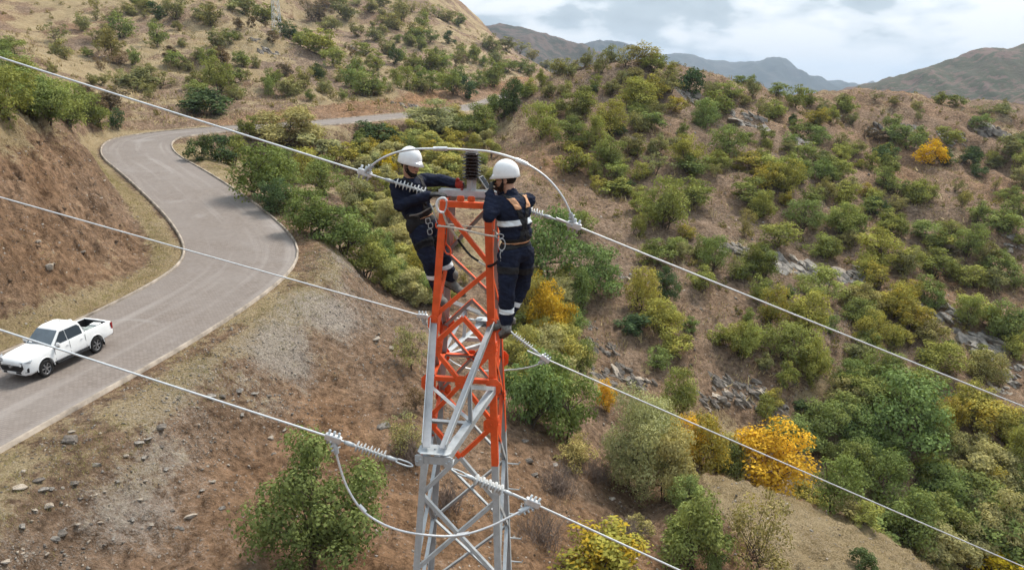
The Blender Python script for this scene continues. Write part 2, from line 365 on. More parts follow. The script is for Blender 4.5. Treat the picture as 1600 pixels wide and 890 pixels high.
    c = k.mix(k.ramp(vm, [(0.34, 0.0), (0.85, 0.8)]), c, gra)
    # scattered pale stones and clods too small to model
    def stones(sc, d0, d1, keep, pale, dark):
        vo = k.n('TexVoronoi'); vo.inputs['Scale'].default_value = sc; k.l(v, vo.inputs['Vector'])
        s_ = k.ramp(vo.outputs['Distance'], [(d0, 1.0), (d1, 0.0)]); sv = k.n('SeparateColor'); k.l(vo.outputs['Color'], sv.inputs[0])
        s_ = k.math('MULTIPLY', s_, k.ramp(sv.outputs[0], [(keep, 0.0), (keep+0.06, 0.9)])); return s_, k.mix(sv.outputs[1], dark, pale)
    st, sc_ = stones(2.4, 0.13, 0.18, 0.62, (0.46, 0.41, 0.36), (0.17, 0.15, 0.135)); c = k.mix(st, c, sc_)
    st2, sc2 = stones(6.5, 0.20, 0.28, 0.72, (0.42, 0.37, 0.32), (0.14, 0.12, 0.105)); c = k.mix(st2, c, sc2)
    hgt = k.math('ADD', k.math('MULTIPLY', nf, 1.0), k.math('MULTIPLY', ns, 0.30)); hgt = k.math('ADD', hgt, k.math('MULTIPLY', k.math('ADD', st, k.math('MULTIPLY', st2, 0.4)), 0.3))
    m = k.principled(c, 0.95, 0, k.bump(hgt, 1.0, 0.45), 0.1)
    o = link('ground', me, m); tag(o, kind='structure')
    return o
GROUND = build_terrain()

def ribbon(name, offs, zs, mat, i0=0, i1=None, kind=None, uvscale=True):
    """a strip swept along the road: cross-section offsets and heights"""
    C = ROAD[i0:i1]; Nn = ROAD_N[i0:i1]; n = len(C); m = len(offs)
    V = np.zeros((n, m, 3)); 
    for j in range(m):
        V[:, j, :2] = C[:, :2]+Nn*offs[j]; V[:, j, 2] = C[:, 2]+zs[j]
    idx = np.arange(n*m).reshape(n, m)
    Fq = np.stack([idx[:-1, :-1], idx[:-1, 1:], idx[1:, 1:], idx[1:, :-1]], -1).reshape(-1, 4)
    me = mesh_np(name, V.reshape(-1, 3), Fq, False)
    s = np.concatenate([[0], np.cumsum(np.linalg.norm(np.diff(C[:, :2], axis=0), axis=1))])
    uv = np.zeros((n, m, 2)); uv[:, :, 0] = np.array(offs)[None]; uv[:, :, 1] = s[:, None]
    ul = me.uv_layers.new(name='UVMap'); ul.data.foreach_set('uv', uv.reshape(-1, 2)[Fq.ravel()].astype(np.float32).ravel())
    bmx = bmesh.new(); bmx.from_mesh(me); bmesh.ops.recalc_face_normals(bmx, faces=bmx.faces)
    if sum(f.normal.z for f in bmx.faces) < 0: bmesh.ops.reverse_faces(bmx, faces=bmx.faces)
    bmx.to_mesh(me); bmx.free()
    return link(name, me, mat)
def build_road():
    k = NM('paved_road'); uv = k.n('TexCoord').outputs['UV']; v = k.coord('Object')
    br = k.n('TexBrick'); br.inputs['Scale'].default_value = 1.0; br.inputs['Brick Width'].default_value = 0.22; br.inputs['Row Height'].default_value = 0.12
    br.inputs['Mortar Size'].default_value = 0.008; br.inputs['Color1'].default_value = (0.160, 0.132, 0.115, 1); br.inputs['Color2'].default_value = (0.212, 0.178, 0.157, 1); br.inputs['Mortar'].default_value = (0.085, 0.072, 0.065, 1)
    k.l(uv, br.inputs['Vector'])
    n1 = k.noise(0.35, 5, 0.6, v); n2 = k.noise(2.2, 6, 0.65, v)
    c = k.mix(k.ramp(n1, [(0.35, 0.0), (0.7, 0.55)]), br.outputs[0], (0.215, 0.190, 0.176))
    c = k.mix(k.ramp(n2, [(0.55, 0.0), (0.8, 0.35)]), c, (0.115, 0.098, 0.09))
    # cross joints and worn wheel tracks with pale dust
    mp = k.n('Mapping'); k.l(uv, mp.inputs[0]); mp.inputs['Scale'].default_value = (1.1, 0.05, 1)
    tr = k.noise(1.0, 3, 0.5, mp.outputs[0])
    c = k.mix(k.ramp(tr, [(0.52, 0.0), (0.72, 0.6)]), c, (0.285, 0.258, 0.242))
    n3 = k.noise(0.9, 8, 0.75, v); c = k.mix(k.ramp(n3, [(0.62, 0.0), (0.74, 0.4)]), c, (0.28, 0.25, 0.23))
    ns_ = k.noise(0.22, 3, 0.5, v, 1.5); c = k.mix(k.ramp(ns_, [(0.60, 0.0), (0.72, 0.35)]), c, (0.30, 0.28, 0.27))
    m = k.principled(c, 0.8, 0, k.bump(br.outputs[1], -0.25, 0.01), 0.25)
    o = ribbon('road', np.linspace(-ROAD_HALF, ROAD_HALF, 9), [0.03*(1-abs(t)) for t in np.linspace(-1, 1, 9)], m); tag(o, kind='structure')
    kb = simple_mat('kerb_concrete', (0.300, 0.255, 0.212), 0.9, 0, 0.15, 0.5, 1.3, 0.8)
    for s in (1, -1):
        a, b = ROAD_HALF+0.004, ROAD_HALF+0.13
        o = ribbon('kerb', [s*a, s*a, s*(a+0.02), s*b, s*b], [-0.12, 0.10, 0.125, 0.12, -0.25], kb); tag(o, kind='structure')
build_road()
# ------------------------------------------------------------------ distant mountains
def mountain(name, pts, D, mat, depth, foot, seed, rough, label, nu=260, nv=60):
    pts = np.array(pts, float); xs = np.linspace(pts[0, 0], pts[-1, 0], nu); ys = np.interp(xs, pts[:, 0], pts[:, 1])
    ker = np.ones(5)/5; ys[2:-2] = np.convolve(ys, ker, 'valid')
    C = atD(xs, ys, np.full(nu, float(D)))
    vv = np.linspace(-1, 1, nv)
    U, Vv = np.meshgrid(np.arange(nu), vv, indexing='ij')
    cx = C[U.astype(int), 0]; cz = C[U.astype(int), 2]
    X = cx*(1+Vv*depth/D*0.5); Y = D+Vv*depth
    t = np.abs(Vv)
    ridg = 1-np.abs(fbm(cx/rough, Y/(rough*2.2), 5, seed))*2
    Z = foot+(cz-foot)*(1-t**1.15) + (ridg-0.5)*rough*0.22*smooth01(t*5)*(1-t*0.4) + fbm(cx/(rough*.12), Y/(rough*.12), 4, seed+5)*rough*0.025
    idx = np.arange(nu*nv).reshape(nu, nv)
    Fq = np.stack([idx[:-1, :-1], idx[:-1, 1:], idx[1:, 1:], idx[1:, :-1]], -1).reshape(-1, 4)[:, ::-1]
    o = link(name, mesh_np(name, np.stack([X, Y, Z], -1).reshape(-1, 3), Fq), mat); tag(o, label, None, None, 'structure')
    return o
def mountain_mat(name, soil, bush, scale, thr):
    k = NM(name); v = k.coord('Object'); n = k.noise(scale, 6, 0.65, v); w = k.noise(scale*0.12, 4, 0.5, v)
    f = k.math('ADD', n, k.math('MULTIPLY', k.math('SUBTRACT', w, 0.5), 0.7))
    c = k.mix(k.ramp(f, [(thr-0.05, 0.0), (thr+0.06, 1.0)]), soil, bush)
    c = k.mix(k.ramp(w, [(0.3, 0.0), (0.7, 0.5)]), c, tuple(s*0.7 for s in soil))
    return k.principled(c, 0.95, 0, k.bump(n, 0.8, 3.0), 0.1)
MT1 = mountain_mat('mountain_scrub', (0.11, 0.082, 0.07), (0.035, 0.042, 0.03), 0.05, 0.48)
MT2 = mountain_mat('mountain_far_forest', (0.06, 0.06, 0.055), (0.025, 0.035, 0.03), 0.012, 0.47)
MT4 = mountain_mat('mountain_bushy', (0.145, 0.098, 0.082), (0.045, 0.062, 0.032), 0.10, 0.47)
mountain('mountain', [(560, 130), (640, 110), (700, 66), (750, 42), (775, 36), (795, 37), (830, 46), (870, 58), (910, 70), (960, 92), (1010, 112), (1070, 128), (1150, 150)], 1350, MT1, 500, -80, 5, 160, 'bare grey scrubby mountain behind the upper hill road')
mountain('mountain', [(800, 120), (870, 92), (900, 72), (935, 64), (970, 66), (1000, 77), (1040, 102), (1100, 130)], 3000, MT2, 900, -80, 11, 300, 'rounded dark blue mountain peeping between two ridges')
mountain('mountain', [(900, 130), (980, 100), (1020, 88), (1045, 83), (1070, 83), (1100, 92), (1135, 96), (1180, 97), (1205, 91), (1222, 95), (1240, 110), (1252, 121), (1290, 129), (1340, 133), (1420, 142), (1560, 150), (1700, 160)], 4200, MT2, 1200, -80, 17, 380, 'blue flat-topped mountain range ending in a steep step')
mountain('mountain', [(1180, 190), (1290, 156), (1340, 137), (1390, 123), (1440, 107), (1470, 97), (1500, 86), (1520, 76), (1545, 73), (1570, 77), (1600, 68), (1680, 50), (1800, 40)], 900, MT4, 330, -75, 23, 110, 'bush covered brown mountain beyond the valley at the edge')
mountain('mountain', [(1430, 230), (1520, 190), (1560, 165), (1600, 146), (1660, 120), (1750, 100)], 560, MT4, 150, -60, 29, 60, 'low brown bushy spur in front of the bushy mountain', 160, 50)
# ------------------------------------------------------------------ trees and bushes
def leaf_material():
    k = NM('leaves'); oi = k.n('ObjectInfo'); v = k.coord('Object')
    lv = k.attr('leafvar').outputs['Fac']
    base = oi.outputs['Color']
    br = k.ramp(lv, [(0.0, 0.62), (0.5, 0.98), (1.0, 1.42)])
    c = k.mix(1.0, k.mix(1.0, base, (1.20, 1.20, 1.12), 'MULTIPLY'), br, 'MULTIPLY')
    # leaves that have already turned, in patches of the crown
    off = k.n('CombineXYZ'); r10 = k.math('MULTIPLY', oi.outputs['Random'], 37.0); k.l(r10, off.inputs[0]); k.l(r10, off.inputs[1])
    va = k.n('VectorMath', operation='ADD'); k.l(v, va.inputs[0]); k.l(off.outputs[0], va.inputs[1])
    nz = k.noise(2.6, 3, 0.6, va.outputs[0])
    turn = k.math('MULTIPLY', k.ramp(k.math('ADD', nz, k.math('MULTIPLY', k.math('SUBTRACT', lv, 0.5), 0.3)), [(0.47, 0.0), (0.62, 1.0)]), oi.outputs['Alpha'])
    c = k.mix(turn, c, k.mix(lv, (0.26, 0.17, 0.02), (0.46, 0.31, 0.035)))
    d = k.n('BsdfDiffuse'); k.l(c, d.inputs[0]); t = k.n('BsdfTranslucent'); k.l(k.mix(1.0, c, (1.0, 1.05, 0.6), 'MULTIPLY'), t.inputs[0])
    mx = k.n('MixShader'); mx.inputs[0].default_value = 0.26; k.l(d.outputs[0], mx.inputs[1]); k.l(t.outputs[0], mx.inputs[2])
    k.l(mx.outputs[0], k.out.inputs[0]); return k.m
LEAF = leaf_material()
BARK = simple_mat('bark', (0.10, 0.075, 0.055), 0.95, 0, 0.1, 0.35, 5.0, 0.5)
TWIG = simple_mat('dead_twigs', (0.20, 0.155, 0.13), 0.95, 0, 0.1, 0.3, 4.0)
def tube_np(P, r, sides=5):
    P = np.asarray(P, float); r = np.asarray(r, float); n = len(P)
    T = np.gradient(P, axis=0); T /= np.linalg.norm(T, axis=1)[:, None]+1e-9
    ref = np.array([0.31, 0.17, 0.94]); ref2 = np.array([0.94, 0.2, 0.1])
    A = np.cross(T, ref); bad = np.linalg.norm(A, axis=1) < 0.15
    A[bad] = np.cross(T[bad], ref2)
    A /= np.linalg.norm(A, axis=1)[:, None]; B = np.cross(T, A)
    a = np.linspace(0, 2*np.pi, sides, endpoint=False)
    V = P[:, None]+r[:, None, None]*(np.cos(a)[None, :, None]*A[:, None]+np.sin(a)[None, :, None]*B[:, None])
    idx = np.arange(n*sides).reshape(n, sides)
    Fq = np.stack([idx[:-1], np.roll(idx, -1, 1)[:-1], np.roll(idx, -1, 1)[1:], idx[1:]], -1).reshape(-1, 4)
    return V.reshape(-1, 3), Fq
def join_np(parts):
    Vs, Fs, o = [], [], 0
    for V, Fq in parts: Vs.append(V); Fs.append(Fq+o); o += len(V)
    return np.vstack(Vs), np.vstack(Fs)
def leaf_quads(P, Nn, size, rng, aspect=1.7):
    n = len(P)
    Nn = Nn/(np.linalg.norm(Nn, axis=1)[:, None]+1e-9)
    t = rng.normal(size=(n, 3)); A = np.cross(Nn, t); A /= np.linalg.norm(A, axis=1)[:, None]+1e-9; B = np.cross(Nn, A)
    s = size[:, None]
    V = np.stack([P+A*s*aspect*0.5, P+B*s*0.5, P-A*s*aspect*0.5, P-B*s*0.5], 1).reshape(-1, 3)
    return V, np.arange(4*n).reshape(n, 4)
def proto(seed, shape, nclump, nleaf, leaf):
    """crown and trunk of a tree about one unit wide and one unit tall"""
    rng = np.random.default_rng(seed)
    C, Rc = [], []
    tries = 0
    while len(C) < nclump and tries < 4000:
        tries += 1
        d = rng.normal(size=3); d /= np.linalg.norm(d)
        rad = rng.random()**0.4
        if shape == 'bush':
            p = d*rad*np.array([0.36, 0.36, 0.36])+np.array([0, 0, 0.55]); rc = rng.uniform(0.10, 0.19)
            p[:2] *= 0.8+0.3*min(1, p[2]/0.6) if p[2] < 0.45 else 1
            if p[2] < 0.15: continue
        elif shape == 'oval':
            p = d*rad*np.array([0.33, 0.33, 0.42])+np.array([0, 0, 0.53]); rc = rng.uniform(0.09, 0.16)
            k = 1.15-0.75*max(0, p[2]-0.35); p[:2] *= k
        elif shape == 'willow':
            rad = rng.random()**0.3
            p = d*rad*np.array([0.36, 0.36, 0.34])+np.array([0, 0, 0.58]); rc = rng.uniform(0.13, 0.21)
            if p[2] < 0.22: continue
        elif shape == 'low':
            p = d*rad*np.array([0.40, 0.40, 0.32])+np.array([0, 0, 0.40]); rc = rng.uniform(0.12, 0.2)
            if p[2] < 0.1: continue
        else:      # sparse
            p = d*rad*np.array([0.38, 0.38, 0.40])+np.array([0, 0, 0.55]); rc = rng.uniform(0.08, 0.15)
            if p[2] < 0.2: continue
        p += rng.normal(size=3)*0.03
        C.append(p); Rc.append(rc)
    C = np.array(C); Rc = np.array(Rc)*0.9
    w = Rc**2; w /= w.sum(); ci = rng.choice(len(C), nleaf, p=w)
    d = rng.normal(size=(nleaf, 3)); d /= np.linalg.norm(d, axis=1)[:, None]
    d[:, 2] = np.where((d[:, 2] < 0) & (rng.random(nleaf) < 0.55), -d[:, 2], d[:, 2])
    rr = Rc[ci]*(0.45+0.62*rng.random(nleaf)**0.6)
    # bumpy lobes
    ph = rng.random((len(C), 3))*6.28
    bump = 1+0.22*np.sin(d[:, 0]*7+ph[ci, 0])*np.sin(d[:, 1]*7+ph[ci, 1])+0.15*np.sin(d[:, 2]*11+ph[ci, 2])
    P = C[ci]+d*(rr*bump)[:, None]*np.array([1, 1, 0.85 if shape != 'oval' else 1.1])
    P[:, 2] = np.maximum(P[:, 2], 0.03)
    # fill the unit box: about one wide, from just above the ground to one high
    xy = np.percentile(np.abs(P[:, :2]), 98.3); zl, zh = np.percentile(P[:, 2], 1.0), np.percentile(P[:, 2], 99.3)
    lo = {'bush': 0.07, 'oval': 0.06, 'willow': 0.10, 'low': 0.03, 'sparse': 0.14}[shape]
    def fit(Q): Q = Q.copy(); Q[:, :2] *= 0.5/xy; Q[:, 2] = lo+(Q[:, 2]-zl)/(zh-zl)*(1-lo); return Q
    P = fit(P); C = fit(C)
    Nn = d*1.35+rng.normal(size=(nleaf, 3))*0.6+np.array([0, 0, 0.5])
    size = leaf*rng.uniform(0.6, 1.35, nleaf)
    V, Fq = leaf_quads(P, Nn, size, rng, 2.6 if shape == 'willow' else 1.6)
    me = mesh_np('crown', V, Fq, False)
    lv = np.clip(0.5+rng.normal(size=nleaf)*0.20+(rng.random(len(C))[ci]-0.5)*0.7, 0, 1).astype(np.float32)
    a = me.attributes.new('leafvar', 'FLOAT', 'FACE'); a.data.foreach_set('value', lv)
    me.materials.append(LEAF)
    parts = []
    nst = {'bush': 4, 'oval': 3, 'willow': 4, 'low': 5, 'sparse': 6}[shape]
    order = rng.permutation(len(C))
    for s in range(nst):
        b0 = rng.normal(size=2)*0.035; tgt = C[order[s]]
        mid = np.array([b0[0]*2+tgt[0]*0.35, b0[1]*2+tgt[1]*0.35, tgt[2]*0.5]); mid[:2] += rng.normal(size=2)*0.02
        pts = [np.array([b0[0], b0[1], -0.06]), np.array([b0[0]*1.5, b0[1]*1.5, tgt[2]*0.22]), mid, tgt]
        r0 = rng.uniform(0.016, 0.026)*(0.6 if shape in ('low', 'sparse') else 1)
        parts.append(tube_np(pts, [r0, r0*0.85, r0*0.6, r0*0.25]))
        for q in order[(s+nst)::nst][:7 if shape == 'sparse' else 4]:
            m2 = (mid+C[q])/2+rng.normal(size=3)*0.03
            parts.append(tube_np([mid, m2, C[q]], [r0*0.5, r0*0.35, r0*0.12], 4))
    tv, tf = join_np(parts)
    tm = mesh_np('trunk', tv, tf); tm.materials.append(BARK)
    return me, tm
PROTO = {}
for sh, cfg in {'bush': (34, 5200, 0.030), 'oval': (34, 5200, 0.028), 'willow': (20, 9000, 0.021), 'low': (22, 4200, 0.034), 'sparse': (34, 2600, 0.026)}.items():
    PROTO[sh] = {'hi': [proto(hash((sh.__len__(), s)) % 9999+s*13+ord(sh[0]), sh, cfg[0], cfg[1], cfg[2]) for s in range(4)],
                 'lo': [proto(700+s*31+ord(sh[0]), sh, cfg[0]-8, int(cfg[1]*0.42), cfg[2]*1.45) for s in range(4)],
                 'xl': [proto(900+s*31+ord(sh[0]), sh, cfg[0]+16, int(cfg[1]*(5.2 if sh == 'sparse' else 3.6)), cfg[2]*(0.72 if sh == 'sparse' else 0.50)) for s in range(2)]}
CODE = {  # leaf colour, share of turned leaves, shape choices, colour words, kind
    'g': ((0.180, 0.205, 0.072), 0.06, ('bush', 'bush', 'oval'), 'green', 'bush'),
    'd': ((0.080, 0.108, 0.050), 0.0, ('bush', 'low'), 'dark green', 'bush'),
    'o': ((0.215, 0.205, 0.095), 0.08, ('bush', 'sparse', 'bush'), 'olive', 'bush'),
    'y': ((0.245, 0.255, 0.080), 0.14, ('bush', 'bush', 'oval'), 'yellow-green', 'bush'),
    'a': ((0.300, 0.265, 0.075), 0.42, ('bush', 'bush'), 'yellowing', 'bush'),
    'Y': ((0.62, 0.43, 0.030), 0.35, ('bush',), 'bright yellow', 'tree'),
    'O': ((0.54, 0.345, 0.045), 0.30, ('willow', 'bush'), 'orange-yellow', 'tree'),
    'w': ((0.330, 0.305, 0.150), 0.15, ('willow',), 'pale grey-green', 'willow'),
    'v': ((0.320, 0.310, 0.110), 0.35, ('willow',), 'pale yellow-green', 'willow'),
    'k': ((0.145, 0.105, 0.070), 0.0, ('sparse', 'low'), 'dry brown', 'bush'),
    's': ((0.265, 0.235, 0.110), 0.2, ('sparse',), 'thin-leaved pale', 'tree'),
    'G': ((0.148, 0.190, 0.068), 0.04, ('bush', 'oval'), 'leafy green', 'tree'),
}
TILES = [  # x0, y0, zoom, [(centre x, base y, width, height, code)]
 (0, 0, 3.178, 'left hillside', """50 600 220 250 g;150 590 200 220 g;120 480 180 180 y;240 610 180 180 g;340 620 200 200 g;280 520 180 120 g;60 420 200 150 g;430 600 160 150 g;500 640 110 110 g;585 640 60 100 d;70 270 120 80 g;20 270 80 70 g;550 540 180 90 k;480 560 130 90 k;
 285 210 110 90 o;410 155 70 80 o;605 190 110 110 g;785 100 80 80 d;785 235 90 120 g;870 100 100 100 o;550 290 100 130 o;670 320 60 80 g;530 210 80 80 o;320 290 100 90 o;485 60 60 70 o;630 70 70 50 o;1050 130 110 100 o;1080 240 80 90 o;1040 300 80 70 o;1110 320 100 80 k;1090 460 150 150 g;1150 420 120 90 g;1070 570 240 120 d;960 560 120 80 g;720 460 180 110 o;800 440 120 80 o;640 430 110 80 o;740 380 80 60 o;980 440 110 80 o;1350 460 80 110 g;1440 480 110 80 o;1510 430 90 90 o;1420 380 70 60 k;1250 140 40 50 k;1310 110 100 60 o;1200 70 120 70 o;1575 400 50 60 d;260 370 50 60 o;850 280 60 50 k;720 60 60 60 o;1000 100 80 60 o;680 30 60 50 o;1180 200 50 40 o;500 350 60 60 k;590 320 120 60 k;930 330 70 50 k;720 40 80 50 g;1200 40 140 60 o"""),
 (400, 0, 3.178, 'upper hillside', """40 120 100 90 g;160 190 80 80 d;250 230 120 80 y;320 280 140 120 y;380 330 140 90 g;220 230 70 60 g;310 400 70 80 d;240 440 90 100 o;70 480 50 90 g;180 470 110 80 o;340 460 70 70 o;480 440 120 120 g;540 480 150 130 g;600 470 100 100 g;430 390 90 70 o;500 340 60 60 g;540 280 110 60 g;600 350 90 80 g;690 320 70 90 d;725 300 50 60 g;660 270 50 60 g;440 100 120 100 o;500 180 70 60 o;370 170 110 80 o;290 110 130 110 k;330 50 120 80 k;400 40 90 60 o;590 200 80 60 o;640 120 80 50 o;700 150 110 80 o;720 100 90 80 o;700 60 80 60 o;560 60 80 60 o;800 190 100 70 o;830 150 70 90 g;870 210 70 60 g;760 230 60 50 o;840 80 100 60 o;900 90 90 60 o;950 110 80 60 o;1005 130 70 60 g;955 220 60 60 d;770 60 70 50 o;620 30 80 40 o;500 30 80 40 o;
 750 450 90 110 g;810 450 80 110 g;870 450 100 90 g;930 440 70 90 g;980 470 80 110 g;1050 490 90 100 d;1020 410 80 80 g;850 360 120 110 g;920 350 110 90 g;780 350 90 80 g;990 330 80 80 o;1080 310 60 80 g;1020 280 50 60 g;1130 330 50 50 g;1180 430 110 130 g;1110 440 80 80 g;660 460 60 60 o;700 420 80 80 g;1250 360 90 60 g;1310 360 80 60 g;1360 380 70 60 g;1370 470 70 80 y;1415 430 60 80 g;1170 260 90 70 o;1240 250 90 60 o;1150 230 80 60 o;1310 270 90 60 o;1370 290 60 50 o;1190 320 80 70 o;1440 290 60 40 o;1500 350 80 70 o;1560 380 70 60 o;
 1270 560 110 160 d;1220 590 130 130 g;1090 690 180 160 g;1140 650 110 100 y;1180 570 80 90 y;1020 640 120 110 w;900 660 260 150 w;960 690 160 120 w;760 730 130 80 v;590 710 190 100 d;640 720 110 70 k;700 680 60 70 k;995 565 50 60 k;240 570 80 50 o;840 740 110 80 v;900 740 110 80 v;700 760 100 80 a;960 800 140 90 v;850 810 150 80 v;1000 880 150 110 v;900 880 170 110 v;760 800 100 60 w"""),
 (700, 0, 3.178, 'right hill', """760 365 80 100 o;810 300 70 80 o;705 320 40 80 o;680 330 50 60 o;640 330 60 50 o;570 350 100 70 o;880 330 100 90 o;970 320 150 100 o;1020 360 120 80 y;940 380 100 40 o;850 430 90 70 o;940 400 100 60 o;1100 460 150 110 o;1020 500 130 120 a;930 550 180 150 y;990 560 90 80 g;640 580 160 140 g;540 570 80 70 g;460 690 160 170 y;720 460 50 40 d;620 730 150 140 g;720 740 110 160 y;810 670 150 160 y;1000 640 150 80 g;940 650 110 90 o;610 860 170 130 y;800 830 170 140 g;910 770 130 100 o;830 890 130 90 y;950 890 110 80 y;1040 770 90 100 o;1030 870 130 110 o;1180 830 160 150 y;1200 870 150 100 g;1380 790 150 160 g;1330 850 130 100 y;1270 640 140 140 g;1200 480 140 130 d;1320 590 170 130 y;1290 480 70 70 o;1400 490 110 80 y;1320 470 90 60 o;1510 480 70 80 o;1450 420 90 40 g;1505 420 40 50 g;1470 520 80 50 o;1540 580 100 90 o;870 410 60 60 o;590 440 50 40 y;1110 350 50 40 y;780 780 80 60 o;1130 740 90 60 o;1340 810 90 60 a"""),
 (1100, 0, 3.178, 'right hill', """340 590 130 90 y;450 530 100 100 g;360 480 90 60 g;520 520 90 70 g;625 610 80 80 y;600 560 80 60 o;710 560 90 80 g;680 530 70 60 o;730 620 60 60 o;690 620 50 50 k;310 700 70 60 g;310 740 50 50 y;420 730 80 70 g;470 680 110 80 g;550 720 130 90 g;700 780 100 70 g;770 830 60 40 y;1120 820 130 120 Y;1010 740 140 110 g;1060 700 80 60 y;890 780 100 70 g;940 700 100 80 g;800 690 60 70 k;870 700 90 50 k;1340 820 120 80 d;1370 640 90 70 g;1450 830 80 60 o;1530 780 70 60 g;1060 600 50 60 o;1170 520 70 60 g;1250 530 80 50 g;1400 580 120 60 o;1580 730 80 80 o;1200 820 100 80 d;1050 540 60 40 o;950 520 50 40 o;850 500 60 40 o;1500 570 80 50 o;1470 560 60 50 o;490 800 120 90 g;590 830 100 80 o;620 870 120 90 g;420 850 110 90 y;230 860 160 100 a;330 880 160 100 y;900 860 110 90 g;290 790 70 50 g;760 760 90 60 o;560 620 60 50 o"""),
 (1180, 180, 3.179, 'right hillside', """60 370 130 130 a;160 380 150 150 y;220 330 110 110 g;330 320 110 100 g;270 440 100 90 g;340 420 100 110 o;445 450 110 120 y;540 410 80 70 a;600 420 70 60 o;30 510 110 130 y;150 450 70 70 a;230 570 180 150 g;110 650 170 120 g;420 590 150 150 y;330 700 140 110 y;560 490 100 80 y;640 350 110 90 g;700 400 110 80 g;800 440 120 110 y;670 580 110 110 g;715 600 70 90 y;840 610 140 90 g;610 750 190 180 y;740 790 130 130 o;540 810 110 110 y;310 900 200 150 y;40 800 130 150 g;890 800 170 130 g;880 670 150 80 y;1050 700 130 160 g;960 600 110 80 g;1150 730 110 100 o;1060 850 160 110 g;1180 870 110 110 o;1200 780 140 110 g;1300 850 130 110 g;1215 580 160 110 g;1290 500 120 100 g;1020 460 70 90 o;1270 410 80 60 g;1210 430 60 60 g;1310 640 60 50 g;1260 560 80 70 y;700 470 90 70 o;460 640 100 70 o;520 880 120 60 y;610 870 90 80 k;380 330 80 60 g;1190 370 50 60 o;880 390 40 50 o;480 520 90 70 o;960 700 90 60 k;1000 780 90 70 o"""),
 (780, 280, 3.179, 'slope facing the tower', """590 80 180 80 y;690 90 80 60 y;810 240 200 240 g;690 290 70 120 y;960 130 180 130 y;945 150 90 80 o;1215 290 110 140 s;1240 110 180 110 g;1290 190 90 110 y;1055 460 130 180 g;1160 500 80 130 s;1280 490 130 170 g;240 520 260 360 G;480 560 240 230 G;400 660 140 210 G;710 650 150 210 a;825 600 120 160 d;800 760 200 180 y;650 765 180 100 d;870 870 150 120 y;1200 870 160 160 y;1290 600 110 120 g;300 640 150 150 w;340 830 90 180 v;120 740 160 270 v;250 810 200 290 O;190 570 120 110 O;120 890 200 150 v"""),
 (1150, 420, 3.178, 'right hillside', """170 280 150 200 a;350 310 200 200 y;40 450 130 190 y;240 460 220 200 g;370 570 140 230 y;250 590 90 130 y;140 500 80 80 o;620 220 160 140 o;800 230 150 150 a;870 300 180 140 a;660 400 150 190 a;770 390 90 110 y;960 370 150 120 o;1000 510 200 150 y;700 590 180 200 g;840 850 330 340 G;900 650 200 150 y;1150 730 200 170 y;1070 790 130 150 a;1240 560 170 160 o;1140 290 100 160 g;1310 370 180 210 g;1380 440 120 130 y;530 680 170 130 o;500 560 90 80 o;430 840 200 190 g;620 870 200 190 G;270 880 220 140 g;320 700 100 60 d;140 740 90 120 g;590 450 110 100 o;1330 750 120 100 k;1390 870 130 120 y"""),
 (780, 520, 2.405, 'gully below the tower', """120 350 200 300 G;230 380 220 300 G;400 290 70 120 O;520 590 270 400 w;630 620 180 270 w;665 310 120 180 g;770 540 150 240 a;700 455 120 150 O;860 490 120 120 w;870 540 120 130 g;720 880 220 310 g;700 660 130 120 g;520 770 120 80 o;300 510 140 120 s;390 905 320 170 A;310 140 100 120 g;600 130 90 80 g;250 120 150 150 v;90 150 150 180 v;690 800 150 160 g"""),
 (1100, 600, 3.068, 'gully at the foot of the right hill', """320 560 330 380 O;620 650 210 320 G;840 550 200 250 G;1160 520 150 140 o;1310 510 190 160 a;960 770 220 280 G;1130 750 240 230 g;1400 780 240 290 w;1270 680 170 190 w;1470 430 140 240 y;1510 550 110 210 g;770 690 140 130 y;1020 890 180 140 w;1170 900 150 90 w;760 890 120 120 d;1390 910 240 130 Y;570 640 80 90 a;690 640 130 110 o;860 790 200 170 G;1200 840 200 140 g;240 890 280 390 s;30 895 140 280 g;490 620 140 150 a;1500 840 120 100 g;700 420 150 160 g;1080 870 150 120 g"""),
 (250, 160, 2.967, 'stream bed beside the road', """190 270 110 110 d;280 280 130 120 d;340 290 120 130 g;410 180 80 110 g;490 450 250 240 G;610 210 270 170 w;730 260 200 110 w;560 370 160 150 g;690 370 160 150 a;760 430 180 170 g;920 510 160 150 w;700 610 210 200 G;830 690 230 200 G;540 510 150 150 d;920 630 120 120 g;940 800 200 180 g;1020 750 120 160 g;1070 640 150 180 w;1110 720 170 160 w;1060 870 150 150 v;1200 830 120 140 a;1210 890 120 80 g;870 430 110 110 k;940 250 90 80 w;1060 340 90 110 Y;990 260 100 90 a;980 340 90 100 w;1170 200 120 70 v;1280 210 110 70 v;1010 450 90 90 k;1000 560 120 110 v;620 520 120 120 g;850 300 130 110 a;1130 480 140 130 w;1180 600 140 130 w;1250 420 140 120 v;1290 330 120 110 v;1180 310 110 90 w"""),
 (600, 300, 4.944, 'stream bed below the workers', """120 330 260 300 w;240 420 240 260 w;270 640 180 230 a;330 850 220 220 g;80 680 180 200 g;120 560 150 150 v;420 560 180 150 s;620 700 150 120 s;560 420 150 120 o"""),
 (0, 0, 1.0, 'bare slope under the tower', """490 888 180 212 T;640 575 50 70 s;632 705 60 62 s;650 640 40 40 k;895 725 50 40 s;505 340 30 22 k"""),
]
CODE['T'] = ((0.128, 0.160, 0.062), 0.10, ('sparse',), 'big leafy green', 'tree')
CODE['A'] = ((0.26, 0.25, 0.06), 0.85, ('bush',), 'orange and green autumn', 'bush')
